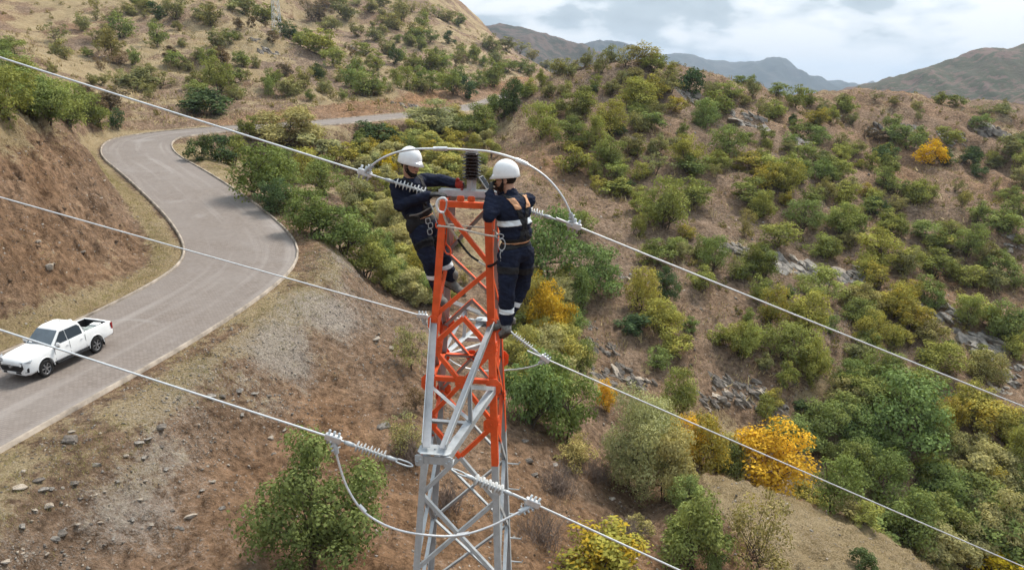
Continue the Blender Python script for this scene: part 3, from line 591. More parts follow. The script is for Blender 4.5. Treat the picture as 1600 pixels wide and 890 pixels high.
LANDMARKS = [(432, 30, 'the steel pylon'), (230, 215, 'the road bend'), (560, 188, 'the far road'), (90, 130, 'the cut bank'), (735, 250, 'the brown insulator'), (1000, 95, 'the hilltop'),
    (1453, 240, 'the lone bright yellow tree'), (1260, 410, 'the pale rock slab'), (1190, 170, 'the grey crag'), (1200, 710, 'the big orange tree'), (1560, 540, 'the lower rock ridge'), (1400, 855, 'the dry grass spur'), (630, 240, 'the man on the left'),
    (790, 270, 'the man on the right'), (730, 600, 'the lattice tower'), (850, 85, 'the hill saddle'), (1480, 100, 'the far brown mountain'), (740, 80, 'the skyline track'), (1150, 610, 'the dark crag'), (420, 380, 'the road')]
ORD = ['first', 'second', 'third', 'fourth', 'fifth', 'sixth', 'seventh', 'eighth', 'ninth', 'tenth', 'eleventh', 'twelfth', 'thirteenth', 'fourteenth', 'fifteenth', 'sixteenth', 'seventeenth', 'eighteenth', 'nineteenth', 'twentieth']
def unique_labels(items):
    """items: dicts with obj, colour, kind, px, py, size; writes labels that single each one out"""
    groups = {}
    for it in items:
        lx, ly, ln = min(LANDMARKS, key=lambda m: (m[0]-it['px'])**2+((m[1]-it['py'])*1.3)**2)
        dx, dy = it['px']-lx, it['py']-ly
        rel = ('right of' if dx > 0 else 'left of') if abs(dx) > abs(dy)*1.2 else ('below' if dy > 0 else 'above')
        d = math.hypot(dx, dy); near = 'just ' if d < 45 else ''
        it['txt'] = f"{it['size']} {it['colour']} {it['kind']}"; it['rel'] = f"{near}{rel} {ln}"
        groups.setdefault((it['txt'], it['rel']), []).append(it)
    for (txt, rel), L in groups.items():
        if len(L) == 1: L[0]['obj']['label'] = f"{txt} {rel}"
        else:
            L.sort(key=lambda i: i['px'])
            for i, it in enumerate(L):
                it['obj']['label'] = f"{txt} {rel}, {ORD[min(i, 19)]} from left"
def behind_spur(e):
    """trees whose foot is hidden by the dry spur stand in the gully behind it"""
    x, by, w, h, code = e[:5]
    if 1095 < x < 1470 and code not in 'sdA':
        yc = float(np.interp(x, [1090, 1180, 1250, 1330, 1400, 1470], [742, 764, 788, 818, 852, 890]))
        if yc-4 < by < yc+75: h = max(h-(by-(yc-9)), h*0.6); by = yc-9
    return (x, by, w, h, code)+tuple(e[5:])
def build_trees():
    E = []
    for x0, y0, s, zone, txt in TILES:
        for ent in txt.replace('\n', '').split(';'):
            if not ent.strip(): continue
            a = ent.split(); cx, by, w, h = map(float, a[:4])
            E.append((x0+cx/s, y0+by/s, w/s, h/s, a[4], zone))
    E = [behind_spur(e) for e in E]
    P, ok = survey([e[0] for e in E], [e[1] for e in E])
    rng = random.Random(5); items = []; occ = []
    for e, p, good in zip(E, P, ok):
        px, py, w, h, code, zone = e
        if not good:      # just above the crest line: stand it on the crest
            q, k2 = survey([px]*12, [py+2+i*1.5 for i in range(12)])
            j = np.where(k2)[0]
            if not len(j): continue
            p = q[j[0]]
        r = p; depth = r[1]*math.cos(PITCH)-r[2]*math.sin(PITCH)
        col, turn, shapes, cname, kind = CODE[code]
        H = h*depth/F_PX*1.06; W = w*depth/F_PX*1.08
        sh = rng.choice(shapes)
        if H < 0.62*W and sh in ('bush', 'oval'): sh = 'low'
        lod = 'xl' if h > 150 else ('hi' if h > 42 else 'lo')
        cm, tm = rng.choice(PROTO[sh][lod])
        name = {'bush': 'oak_bush', 'tree': 'autumn_tree', 'willow': 'willow_tree'}[kind]
        if code in 'GT': name = 'leafy_tree'
        if zone in ('left hillside', 'upper hillside') and kind == 'bush': name = 'hillside_bush'
        if code == 's': name = 'thin_tree'
        root = empty(name, (p[0], p[1], p[2]-0.05), rng.uniform(0, 6.28))
        jit = rng.uniform(0.86, 1.16); hue = rng.uniform(-0.10, 0.10)
        c = (col[0]*jit*(1+hue), col[1]*jit, col[2]*jit*(1-hue), min(1, turn*rng.uniform(0.2, 1.8)))
        for nm, me in (('crown', cm), ('trunk', tm)):
            o = link(nm, me, None, root); o.scale = (W, W*rng.uniform(0.9, 1.1), H)
            if nm == 'crown': o.color = c
        root['category'] = kind; root['group'] = {'hillside_bush': 'bushes on the dry hillside', 'oak_bush': 'bushes on the right hill', 'willow_tree': 'willows along the stream bed', 'leafy_tree': 'leafy trees in the gully', 'autumn_tree': 'trees in autumn colour', 'thin_tree': 'thin-leaved trees'}[name]
        size = 'small' if h < 24 else ('large' if h > 70 else 'middling')
        items.append(dict(obj=root, colour=cname, kind=kind, px=px, py=py-h/2, size=size)); occ.append((p[0], p[1]))
    unique_labels(items)
    return np.array(occ)
TREES_XY = build_trees()

def scatter_mass(name, label, n, region, size, shape, color, seed, leaves=46, leaf=0.16):
    """low scrub too plentiful to count, one mesh"""
    rng = np.random.default_rng(seed); pts = region(rng, n)
    z = height(pts[:, 0], pts[:, 1]); Vs = []; lv = []
    d = np.hypot(pts[:, 0], pts[:, 1])
    for (x, y), zz, dd in zip(pts, z, d):
        s = rng.uniform(*size); m = leaves
        q = rng.normal(size=(m, 3)); q /= np.linalg.norm(q, axis=1)[:, None]; q[:, 2] = np.abs(q[:, 2])
        P = q*(rng.random(m)**0.45)[:, None]*np.array([s*0.55, s*0.55, s*0.8])+np.array([x, y, zz])
        V, _ = leaf_quads(P, q+rng.normal(size=(m, 3))*0.7, np.full(m, leaf*s)*rng.uniform(0.6, 1.3, m), rng, 1.6)
        Vs.append(V); lv.append(np.clip(rng.random()*0.5+rng.random(m)*0.5, 0, 1))
    V = np.vstack(Vs); me = mesh_np(name, V, np.arange(len(V)).reshape(-1, 4), False)
    a = me.attributes.new('leafvar', 'FLOAT', 'FACE'); a.data.foreach_set('value', np.concatenate(lv).astype(np.float32))
    o = link(name, me, LEAF); o.color = color; tag(o, label, None, None, 'stuff'); return o
def reg(cond, box):
    def f(rng, n):
        out = []
        while len(out) < n:
            p = np.stack([rng.uniform(box[0], box[1], 4000), rng.uniform(box[2], box[3], 4000)], 1)
            rd, _ = road_dist(p[:, 0], p[:, 1]); k = cond(p[:, 0], p[:, 1], rd)*(0.35+0.65*(fbm(p[:, 0]/11, p[:, 1]/11, 3, 77) > 0.0))
            out += list(p[rng.random(4000) < k])
        return np.array(out[:n])
    return f
scatter_mass('scrub', 'low olive scrub scattered over the dry hillside beyond the road', 900, reg(lambda x, y, r: ((y > 105) | (r < -8)) & (x < 30+0.02*y) & (np.abs(r) > 9) & (x > -0.85*y), (-170, 90, 70, 360)), (0.5, 1.7), 0, (0.17, 0.145, 0.06, 0.2), 3)
scatter_mass('scrub', 'low olive scrub scattered over the stony right hill', 800, reg(lambda x, y, r: (x > 2+0.0*y) & (y > 47) & (x < 0.85*y), (0, 140, 46, 185)), (0.35, 1.2), 0, (0.165, 0.145, 0.062, 0.25), 4)
# ------------------------------------------------------------------ lattice tower and power line
def paint_mat(name, col, rough, streak=0.25, metal=0.0, chip=(0.30, 0.29, 0.28)):
    k = NM(name); v = k.coord('Object'); n = k.noise(9, 5, 0.65, v); n2 = k.noise(60, 3, 0.6, v)
    mp = k.coord('Object', (14, 14, 1.2)); st = k.noise(1.0, 4, 0.6, mp)
    c = k.mix(k.ramp(n, [(0.3, 0.0), (0.75, 1.0)]), tuple(x*(1-streak*0.5) for x in col), tuple(min(1, x*(1+streak*0.35)) for x in col))
    c = k.mix(k.ramp(st, [(0.58, 0.0), (0.8, streak)]), c, tuple(0.35*x+0.03 for x in col))
    ch = k.noise(34, 6, 0.7, v); c = k.mix(k.ramp(ch, [(0.66, 0.0), (0.69, 0.75)]), c, chip)
    return k.principled(c, k.ramp(n, [(0.2, rough*0.8), (0.8, rough*1.15)]), metal, k.bump(n2, 0.12, 0.004), 0.4)
ORANGE = paint_mat('orange_red_paint', (0.74, 0.098, 0.022), 0.5, 0.45)
GALV = paint_mat('galvanised_steel', (0.47, 0.50, 0.52), 0.5, 0.42, 0.25, (0.28, 0.24, 0.21))
GALV_IN = paint_mat('galvanised_steel_unpainted_side', (0.36, 0.365, 0.38), 0.55, 0.35, 0.2)
ALU = simple_mat('aluminium_conductor', (0.66, 0.67, 0.68), 0.42, 0.55, 0.5, 0.12, 30)
SILI = simple_mat('grey_silicone', (0.56, 0.57, 0.57), 0.5, 0, 0.4, 0.08, 20)
PORC = simple_mat('brown_porcelain', (0.020, 0.009, 0.007), 0.22, 0, 0.35, 0.3, 8)
ROPE = simple_mat('white_rope', (0.62, 0.58, 0.50), 0.9, 0, 0.2, 0.2, 60, 0.6)
BLACKRUB = simple_mat('black_webbing', (0.018, 0.018, 0.020), 0.75, 0, 0.25, 0.3, 40, 0.3)
ORROPE = simple_mat('orange_rope', (0.75, 0.10, 0.03), 0.7, 0, 0.3, 0.2, 60, 0.5)
TX, TY, T_YAW, T_TOP, T_PAINT = -0.48, 7.17, math.radians(-5.0), -1.21, -4.12
T_BASE = float(height(np.array([TX]), np.array([TY]))[0])-0.15
def t_half(z): return 0.5*(0.53+0.118*(T_TOP-z))
T_ROT = Matrix.Rotation(T_YAW, 3, 'Z')
def tw(x, y, z):
    p = T_ROT@Vector((x, y, 0)); return Vector((TX+p.x, TY+p.y, z))
tower = empty('lattice_tower', (TX, TY, T_BASE), T_YAW)
tag(tower, 'orange and grey steel lattice power line tower with both workers on top', 'tower')
bpy.context.view_layer.update()
def angle_bar(name, p0, p1, n1, n2, a=0.05, t=0.006, mat_out=None, mat_in=None, split=None, split_mats=None, parent=None, b=None):
    """steel angle: heel on the line p0-p1, flanges along n1 (length a) and n2 (length b)"""
    b = a if b is None else b
    p0 = Vector(p0); p1 = Vector(p1); ax = (p1-p0).normalized()
    n1 = Vector(n1); n1 = (n1-ax*n1.dot(ax)).normalized(); n2 = Vector(n2); n2 = n2-ax*n2.dot(ax); n2 = (n2-n1*n2.dot(n1)).normalized()
    prof = [(0, 0), (a, 0), (a, t), (t, t), (t, b), (0, b)]
    rings = [p0]+([p0.lerp(p1, split)] if split else [])+[p1]
    V = [tuple(r+n1*x+n2*y) for r in rings for x, y in prof]; Fs = []; mi = []
    for k in range(len(rings)-1):
        for i in range(6):
            j = (i+1) % 6; Fs.append((k*6+i, k*6+j, k*6+6+j, k*6+6+i))
            inner = i in (2, 3); mi.append((2 if k else 0)+(1 if inner else 0))
    Fs.append(tuple(range(5, -1, -1))); mi.append(0); q = (len(rings)-1)*6; Fs.append(tuple(range(q, q+6))); mi.append(0)
    me = bpy.data.meshes.new(name); me.from_pydata(V, [], Fs); me.update()
    ms = [mat_out or ORANGE, mat_in or GALV_IN]+(list(split_mats) if split_mats else [])
    for m in ms: me.materials.append(m)
    for f, m in zip(me.polygons, mi): f.material_index = min(m, len(ms)-1)
    bmx = bmesh.new(); bmx.from_mesh(me); bmesh.ops.recalc_face_normals(bmx, faces=bmx.faces); bmx.to_mesh(me); bmx.free()
    o = link(name, me)
    if parent is not None: o.parent = parent; o.matrix_parent_inverse = parent.matrix_world.inverted()
    return o
def plate(name, c, u, v, w, h, th, mat, parent=None, cut=0.25, bolts=0):
    """gusset plate with clipped corners and bolt heads"""
    c = Vector(c); u = Vector(u).normalized(); v = Vector(v); v = (v-u*v.dot(u)).normalized(); n = u.cross(v)
    k = cut*min(w, h)
    pr = [(-w/2+k, -h/2), (w/2-k, -h/2), (w/2, -h/2+k), (w/2, h/2-k), (w/2-k, h/2), (-w/2+k, h/2), (-w/2, h/2-k), (-w/2, -h/2+k)]
    bm = bmesh.new(); A = [bm.verts.new(c+u*x+v*y-n*th/2) for x, y in pr]; B = [bm.verts.new(c+u*x+v*y+n*th/2) for x, y in pr]
    bm.faces.new(A[::-1]); bm.faces.new(B)
    for i in range(8): bm.faces.new((A[i], A[(i+1) % 8], B[(i+1) % 8], B[i]))
    M0 = Matrix((u, v, n)).transposed().to_4x4()
    for i in range(bolts):
        f = (i+0.5)/bolts-0.5
        for s in (1, -1):
            bmesh.ops.create_cone(bm, cap_ends=True, segments=6, radius1=0.011, radius2=0.010, depth=0.012, matrix=Matrix.Translation(c+u*(f*w*0.75)+v*(f*h*0.4)+n*s*(th/2+0.005))@M0)
    bmesh.ops.recalc_face_normals(bm, faces=bm.faces)
    o = link(name, bm_mesh(name, bm), mat)
    if parent is not None: o.parent = parent; o.matrix_parent_inverse = parent.matrix_world.inverted()
    return o
def build_tower():
    X = Vector(T_ROT@Vector((1, 0, 0))); Y = Vector(T_ROT@Vector((0, 1, 0))); Z = Vector((0, 0, 1))
    P = tower
    for sx in (-1, 1):
        for sy in (-1, 1):
            h0, h1 = t_half(T_TOP), t_half(T_BASE)
            top = tw(sx*h0, sy*h0, T_TOP); bot = tw(sx*h1, sy*h1, T_BASE)
            angle_bar('leg', top, bot, -X*sx, -Y*sy, 0.076, 0.009, ORANGE, GALV_IN, (T_TOP-T_PAINT)/(T_TOP-T_BASE), (GALV, GALV_IN), P)
    faces = [(Vector((0, -1, 0)), Vector((1, 0, 0))), (Vector((0, 1, 0)), Vector((-1, 0, 0))), (Vector((-1, 0, 0)), Vector((0, -1, 0))), (Vector((1, 0, 0)), Vector((0, 1, 0)))]
    def fp(face, s, z, inset=0.0):          # point on a face: s from -1 (left) to 1 (right)
        n, r = face; h = t_half(z); q = n*(h-inset)+r*(s*(h-0.03)); return tw(q.x, q.y, z)
    def bar(name, face, s0, z0, s1, z1, a=0.045, inset=0.012, mo=None, mi=None):
        n = Vector(T_ROT@face[0]); p0 = fp(face, s0, z0, inset); p1 = fp(face, s1, z1, inset)
        mo = mo or (ORANGE if (z0+z1)/2 > T_PAINT else GALV)
        ax = (p1-p0).normalized(); side = n.cross(ax)
        if side.z > 0: side = -side
        # outer flange lies in the face, the other points into the tower
        angle_bar(name, p0-side*a*0.5, p1-side*a*0.5, side, -n, a, 0.005, mo, mi or GALV_IN, None, None, P)
    for fi, f in enumerate(faces):
        m = 1 if fi in (0, 1) else -1
        bar('top_beam', f, -1, T_TOP-0.03, 1, T_TOP-0.03, 0.06, -0.002)
        bar('brace', f, -m, -1.27, m, -1.86, 0.045); bar('brace', f, m, -1.90, -m, -2.44, 0.045, 0.02)
        bar('brace', f, -1, -2.77, 0.02, -2.44, 0.048); bar('brace', f, 1, -2.79, -0.02, -2.44, 0.048, 0.02)
        bar('horizontal', f, -1, -3.15, 1, -3.15, 0.05, 0.028)
        lv = [-2.79, -3.64, -4.56, -5.55, -6.6, -7.8, -9.1, -10.6, -12.3, T_BASE+0.2]
        for a, b in zip(lv[:-1], lv[1:]):
            w = 0.045 if a > -8 else 0.06
            mid = (a+b)/2
            for s, ins in ((-1, 0.010), (1, 0.020)):
                if a > T_PAINT > b:      # paint stops where the two bars cross
                    bar('brace', f, s, a, 0, -4.06, w, ins, ORANGE); bar('brace', f, 0, -4.06, -s, b, w, ins, GALV)
                else: bar('brace', f, s, a, -s, b, w, ins)
        for z in (-2.78, -3.64):
            for s in (-1, 1):
                plate('gusset_plate', fp(f, s*0.84, z, -0.004), T_ROT@f[1], Z, 0.12, 0.16, 0.007, ORANGE, P, 0.25, 2)
        if fi < 2: plate('gusset_plate', fp(f, 0, -3.16, 0.004), T_ROT@f[1], Z, 0.14, 0.15, 0.007, ORANGE, P, 0.3, 2)
    # cross-arms, one towards the camera and one away
    for s in (-1, 1):
        hl, hu = t_half(-3.18), t_half(-2.5)
        tip = [tw(q*0.11, s*1.80, -3.25) for q in (-1, 1)]
        for q in (-1, 1):
            lo0 = tw(q*(hl+0.004), s*(hl+0.012), -3.18); up0 = tw(q*(hu+0.002), s*(hu+0.012), -2.50)
            tq = tip[0 if q < 0 else 1]
            angle_bar('cross_arm_lower_chord', lo0, tq, -X*q, -Z, 0.075, 0.007, GALV, GALV_IN, None, None, P)
            angle_bar('cross_arm_upper_chord', up0, tq+Z*0.10, -X*q, Z, 0.07, 0.007, GALV, GALV_IN, None, None, P)
            plate('gusset_plate', lo0-X*q*0.03+Y*s*0.012, X, Z, 0.16, 0.20, 0.008, ORANGE, P, 0.3, 3)
            plate('gusset_plate', up0-X*q*0.03+Y*s*0.012, X, Z, 0.11, 0.17, 0.008, ORANGE, P, 0.3, 2)
            f = 0.52
            a0 = lo0.lerp(tq, f); b0 = up0.lerp(tq+Z*0.1, f)
            angle_bar('cross_arm_post', a0, b0, -X*q, Y*s, 0.045, 0.005, GALV, GALV_IN, None, None, P)
            angle_bar('cross_arm_diagonal', tw(q*hl, s*(hl+0.02), -3.17), b0, -X*q, Y*s, 0.042, 0.005, GALV, GALV_IN, None, None, P)
        L = [tw(-hl, s*hl, -3.19), tw(hl, s*hl, -3.19)]
        a0, b0 = L[0].lerp(tip[0], 0.52), L[1].lerp(tip[1], 0.52)
        angle_bar('cross_arm_strut', a0, b0, Y*s, -Z, 0.05, 0.005, GALV, GALV_IN, None, None, P)
        angle_bar('cross_arm_strut', L[0]+X*0.03, b0+Z*0.012, Y*s, -Z, 0.045, 0.005, GALV, GALV_IN, None, None, P)
        # end channel that takes the conductors
        e0, e1 = tw(-0.17, s*1.83, -3.29), tw(0.17, s*1.83, -3.29)
        angle_bar('cross_arm_end_channel', e0, e1, Z, -Y*s, 0.075, 0.008, GALV, GALV, None, None, P, 0.10)
        plate('gusset_plate', tw(0, s*1.76, -3.185), X, Y, 0.30, 0.17, 0.008, GALV, P, 0.2, 3)
        plate('gusset_plate', tw(-0.13, s*1.845, -3.25), X, Z, 0.07, 0.11, 0.010, GALV, P, 0.2, 2)
        plate('gusset_plate', tw(0.13, s*1.845, -3.25), X, Z, 0.07, 0.11, 0.010, GALV, P, 0.2, 2)
    # channel on top with the insulator bracket
    ht = t_half(T_TOP)
    for y, d in ((-0.04, -1), (0.08, 1)):
        angle_bar('top_channel', tw(-ht-0.06, y, T_TOP+0.02), tw(ht+0.12, y, T_TOP+0.02), Z, -Y*d, 0.062, 0.008, GALV, GALV, None, None, P, 0.05)
    plate('top_channel_web', tw(0.02, 0.02, T_TOP+0.018), X, Y, 2*ht+0.16, 0.115, 0.008, GALV, P, 0.05)
    plate('insulator_bracket', tw(0.015, 0.02, T_TOP+0.115), X, Z, 0.10, 0.20, 0.012, GALV, P, 0.12, 2)
    plate('insulator_bracket', tw(0.015, 0.02, T_TOP+0.115), Y, Z, 0.10, 0.20, 0.012, GALV, P, 0.12)
    for q in (-0.06, 0.05):
        plate('bolt_plate', tw(q+0.01, -ht-0.008, T_TOP+0.035), X, Z, 0.075, 0.06, 0.01, ORANGE, P, 0.2, 1)
    # step bolts on one leg
    for k in range(18):
        z = -4.6-0.38*k; h = t_half(z)
        if z < T_BASE+1: break
        V, Fq = tube_np([tw(h-0.01, h-0.03, z), tw(h+0.14, h-0.03, z), tw(h+0.15, h-0.03, z+0.03)], [0.009]*3, 6)
        o = link('step_bolt', mesh_np('step_bolt', V, Fq), GALV); o.parent = P; o.matrix_parent_inverse = P.matrix_world.inverted()
    # concrete footings
    for sx in (-1, 1):
        for sy in (-1, 1):
            h = t_half(T_BASE); c = tw(sx*h, sy*h, T_BASE+0.02)
            bm = bmesh.new(); bmesh.ops.create_cone(bm, cap_ends=True, segments=4, radius1=0.5, radius2=0.34, depth=0.7, matrix=Matrix.Translation(c)@Matrix.Rotation(math.pi/4+T_YAW, 4, 'Z'))
            o = link('footing', bm_mesh('footing', bm), bpy.data.materials['kerb_concrete']); o.parent = P; o.matrix_parent_inverse = P.matrix_world.inverted()
build_tower()

def spline(pts, per=10):
    P = np.array(pts, float); n = len(P); out = []
    for i in range(n-1):
        p0, p1, p2, p3 = P[max(i-1, 0)], P[i], P[i+1], P[min(i+2, n-1)]
        for t in np.linspace(0, 1, per, endpoint=False):
            out.append(0.5*((2*p1)+(-p0+p2)*t+(2*p0-5*p1+4*p2-p3)*t*t+(-p0+3*p1-3*p2+p3)*t**3))
    out.append(P[-1]); return np.array(out)
def tube_obj(name, pts, r, mat, parent=None, sides=8, per=10, smooth_path=True, caps=True):
    Q = spline(pts, per) if smooth_path and len(pts) > 2 else np.array(pts, float)
    rad = np.full(len(Q), r) if np.isscalar(r) else np.interp(np.linspace(0, 1, len(Q)), np.linspace(0, 1, len(r)), r)
    V, Fq = tube_np(Q, rad, sides); me = mesh_np(name, V, Fq)
    o = link(name, me, mat)
    if parent is not None: o.parent = parent; o.matrix_parent_inverse = Matrix.Translation(-parent.location) if parent.rotation_euler.z == 0 else parent.matrix_world.inverted()
    return o
def lathe(name, prof, p0, axis, mat, parent=None, seg=16):
    """revolve (radius, height) along an axis from p0"""
    axis = Vector(axis).normalized(); q = axis.to_track_quat('Z', 'Y').to_matrix(); p0 = Vector(p0); V = []; Fs = []
    for r, h in prof:
        for i in range(seg):
            a = 2*math.pi*i/seg; V.append(tuple(p0+q@Vector((r*math.cos(a), r*math.sin(a), h))))
    n = len(prof)
    for k in range(n-1):
        for i in range(seg): Fs.append((k*seg+i, k*seg+(i+1) % seg, (k+1)*seg+(i+1) % seg, (k+1)*seg+i))
    me = mesh_np(name, V, Fs); o = link(name, me, mat)
    if parent is not None: o.parent = parent; o.matrix_parent_inverse = Matrix.Translation(-parent.location) if parent.rotation_euler.z == 0 else parent.matrix_world.inverted()
    return o
def string_insulator(a, b, label, s0, s1, n=9, big=0.052):
    """strain insulator from the tower at a to the clamp at b; sheds between the fractions s0 and s1"""
    a = Vector(a); b = Vector(b); ax = (b-a); L = ax.length; ax.normalize()
    r = empty('strain_insulator', a); tag(r, label, 'insulator', 'strain insulators on the tower')
    side = ax.cross(Vector((0, 0, 1))).normalized(); up = side.cross(ax)
    # shackle and link rods
    for s in (-1, 1): tube_obj('link_strap', [a+side*s*0.004, a+ax*L*0.06+side*s*0.028, a+ax*(L*s0*0.55)+side*s*0.026, a+ax*(L*s0*0.62)], 0.008, GALV, r, 6)
    lathe('end_fitting', [(0.0, 0), (0.018, 0.0), (0.02, L*s0*0.30), (0.013, L*s0*0.42), (0.0, L*s0*0.42)], a+ax*L*s0*0.58, ax, GALV, r, 10)
    tube_obj('rod', [a+ax*L*s0*0.9, a+ax*L*(s1+0.03)], 0.013, SILI, r, 8, smooth_path=False)
    for i in range(n):
        t = s0+(s1-s0)*(i+0.5)/n; R = big if i % 2 == 0 else big*0.76
        lathe('shed', [(0.012, -0.004), (R, -0.001), (R, 0.002), (0.016, 0.010), (0.012, 0.012)], a+ax*L*t, ax, SILI, r, 16)
    lathe('end_fitting', [(0.0, 0), (0.019, 0.0), (0.021, 0.05), (0.014, 0.09), (0.0, 0.09)], a+ax*L*(s1+0.02), ax, GALV, r, 10)
    c0 = a+ax*L*(s1+0.02)+ax*0.07
    tube_obj('link_rod', [c0, b-ax*0.05], 0.010, GALV, r, 6, smooth_path=False)
    # wedge clamp holding the conductor
    bm = bmesh.new(); bmesh.ops.create_cube(bm, size=1)
    bmesh.ops.bevel(bm, geom=list(bm.edges), offset=0.12, segments=1, affect='EDGES')
    M0 = Matrix.Translation(b)@Matrix((ax, side, up)).transposed().to_4x4()@Matrix.Diagonal((0.15, 0.05, 0.065, 1))
    bmesh.ops.transform(bm, matrix=M0, verts=bm.verts); o = link('clamp', bm_mesh('clamp', bm), ALU, r); o.location = -a
    for s in (-1, 0, 1):
        o = lathe('clamp_bolt', [(0.0, -0.07), (0.012, -0.07), (0.012, 0.07), (0.0, 0.07)], b+ax*0.045*s-up*0.0, up, GALV, r, 8)
    return r
def power_line():
    tipn, tipf = tw(0, -1.86, -3.26), tw(0, 1.86, -3.26)
    ht = t_half(T_TOP)
    specs = [  # name, attach left, clamp left (pixel, D), far left, attach right, clamp right, far right
        ('upper', tw(-ht-0.02, 0, T_TOP-0.01), (570, 270, 7.02), (0, 90, 8.0), tw(ht+0.06, 0.0, T_TOP-0.02), (897, 352, 6.95), (1600, 635, 8.6), (0.22, 0.62), (0.26, 0.58)),
        ('middle', tw(-0.12, 1.88, -3.25), (660, 493.5, 9.1), (0, 308, 9.9), tw(0.12, 1.88, -3.25), (852, 560, 8.9), (1600, 885, 10.2), (0.2, 0.7), (0.35, 0.72)),
        ('lower', tw(-0.17, -1.90, -3.28), (521, 684, 5.40), (0, 515, 6.1), tw(0.17, -1.90, -3.28), (832, 785, 5.42), (1600, 1135, 6.6), (0.34, 0.72), (0.28, 0.62)),
    ]
    out = {}
    for nm, al, cl, fl, ar, cr, fr, sl, sr in specs:
        for side, at, c, f, sp in (('left', al, cl, fl, sl), ('right', ar, cr, fr, sr)):
            C = Vector(atD(*c)); Fv = Vector(atD(*f))
            string_insulator(at, C, f'grey ribbed strain insulator on the {side} side of the {nm} conductor', sp[0], sp[1], 9)
            d = (Fv-C); L = d.length; pts = []
            for t in np.linspace(-0.03, 9.0, 60):
                p = C+d*t; p.z += 0.0012*(t*L)*(t*L-L)*0.35*(1 if t > 1 else 1); pts.append(p)
            o = tube_obj('conductor', pts, 0.0108, ALU, None, 8, smooth_path=False)
            tag(o, f'{nm} bare aluminium conductor running off to the {side} of the tower', 'power cable', 'power line conductors')
            out[nm, side] = C
    def jumper(nm, px, D, label):
        pts = [Vector(atD(x, y, d)) for (x, y), d in zip(px, D)]
        r = empty('jumper_cable', pts[0]); tag(r, label, 'power cable', 'jumper cables around the tower')
        tube_obj('cable', pts, 0.0112, ALU, r, 8, 8)
        for e, n1 in ((pts[0], pts[1]), (pts[-1], pts[-2])):
            ax = (n1-e).normalized(); side = ax.orthogonal().normalized()
            tube_obj('connector', [e-ax*0.03, e+ax*0.12], 0.024, GALV, r, 8, smooth_path=False)
            for k in range(3): tube_obj('connector_bolt', [e+ax*(0.0+0.04*k)-side*0.045, e+ax*(0.0+0.04*k)+side*0.045], 0.009, GALV, r, 6, smooth_path=False)
        return r, pts
    jl = [(570, 270), (584, 256), (606, 243), (640, 234), (690, 232.5), (735, 234.5), (770, 238), (812, 251), (850, 274), (876, 303), (891, 332), (897, 350)]
    r, p = jumper('upper', jl, [7.02, 6.98, 6.95, 6.95, 7.0, 7.06, 7.03, 7.0, 6.98, 6.95, 6.95, 6.95], 'white looping jumper cable arching over the brown insulator')
    for x, y, D, ex in ((688, 232.5, 7.0, 11), (815, 252.5, 7.0, 9)):
        a, b = Vector(atD(x-ex, y-(3.5 if x > 700 else 0), D)), Vector(atD(x+ex, y+(4.5 if x > 700 else 0), D)); tube_obj('repair_sleeve', [a, b], 0.022, ALU, r, 8, smooth_path=False)
    jumper('middle', [(852, 561), (838, 570), (815, 575.5), (795, 577.5), (760, 579), (720, 572), (690, 550), (672, 520), (662, 497)], [8.9, 8.95, 9.1, 9.3, 9.5, 9.5, 9.4, 9.2, 9.1], 'jumper cable hanging behind the tower below the middle conductor')
    r, p = jumper('lower', [(522, 688), (529, 722), (544, 764), (571, 801), (618, 826), (675, 836), (722, 835), (765, 822), (800, 805), (829, 790)], [5.4, 5.38, 5.33, 5.28, 5.24, 5.22, 5.24, 5.28, 5.33, 5.42], 'sagging white jumper cable looping below the near cross-arm')
    for i, j in ((24, 27), (50, 53)):
        pass
    for x, y, dx, dy in ((566, 794, 5, 5.5), (724, 834, 9, -1.5)):
        tube_obj('repair_sleeve', [Vector(atD(x-dx, y-dy, 5.29)), Vector(atD(x+dx, y+dy, 5.27))], 0.02, ALU, r, 8, smooth_path=False)
    # pin insulator on the tower top
    b = tw(0.015, 0.02, T_TOP+0.165); r = empty('pin_insulator', b)
    tag(r, 'dark brown porcelain pin insulator standing on the tower top', 'insulator')
    tube_obj('pin', [b-Vector((0, 0, 0.02)), b+Vector((0, 0, 0.06))], 0.016, GALV, r, 8, smooth_path=False)
    prof = [(0.0, 0.03), (0.06, 0.03)]; z = 0.04; N = 8
    for i in range(N):
        R = 0.100 if i < N-1 else 0.088
        prof += [(0.062, z), (0.070, z+0.006), (R, z+0.010), (R, z+0.014), (0.066, z+0.026)]; z += 0.034
    prof += [(0.055, z+0.004), (0.070, z+0.014), (0.06, z+0.024), (0.0, z+0.026)]
    lathe('porcelain_body', prof, b, (0, 0, 1), PORC, r, 28)
    tube_obj('binding_wire', [b+Vector((0.06*math.cos(a), 0.06*math.sin(a), z+0.004)) for a in np.linspace(0, 6.28, 14)], 0.007, ALU, r, 6, 3)
power_line()

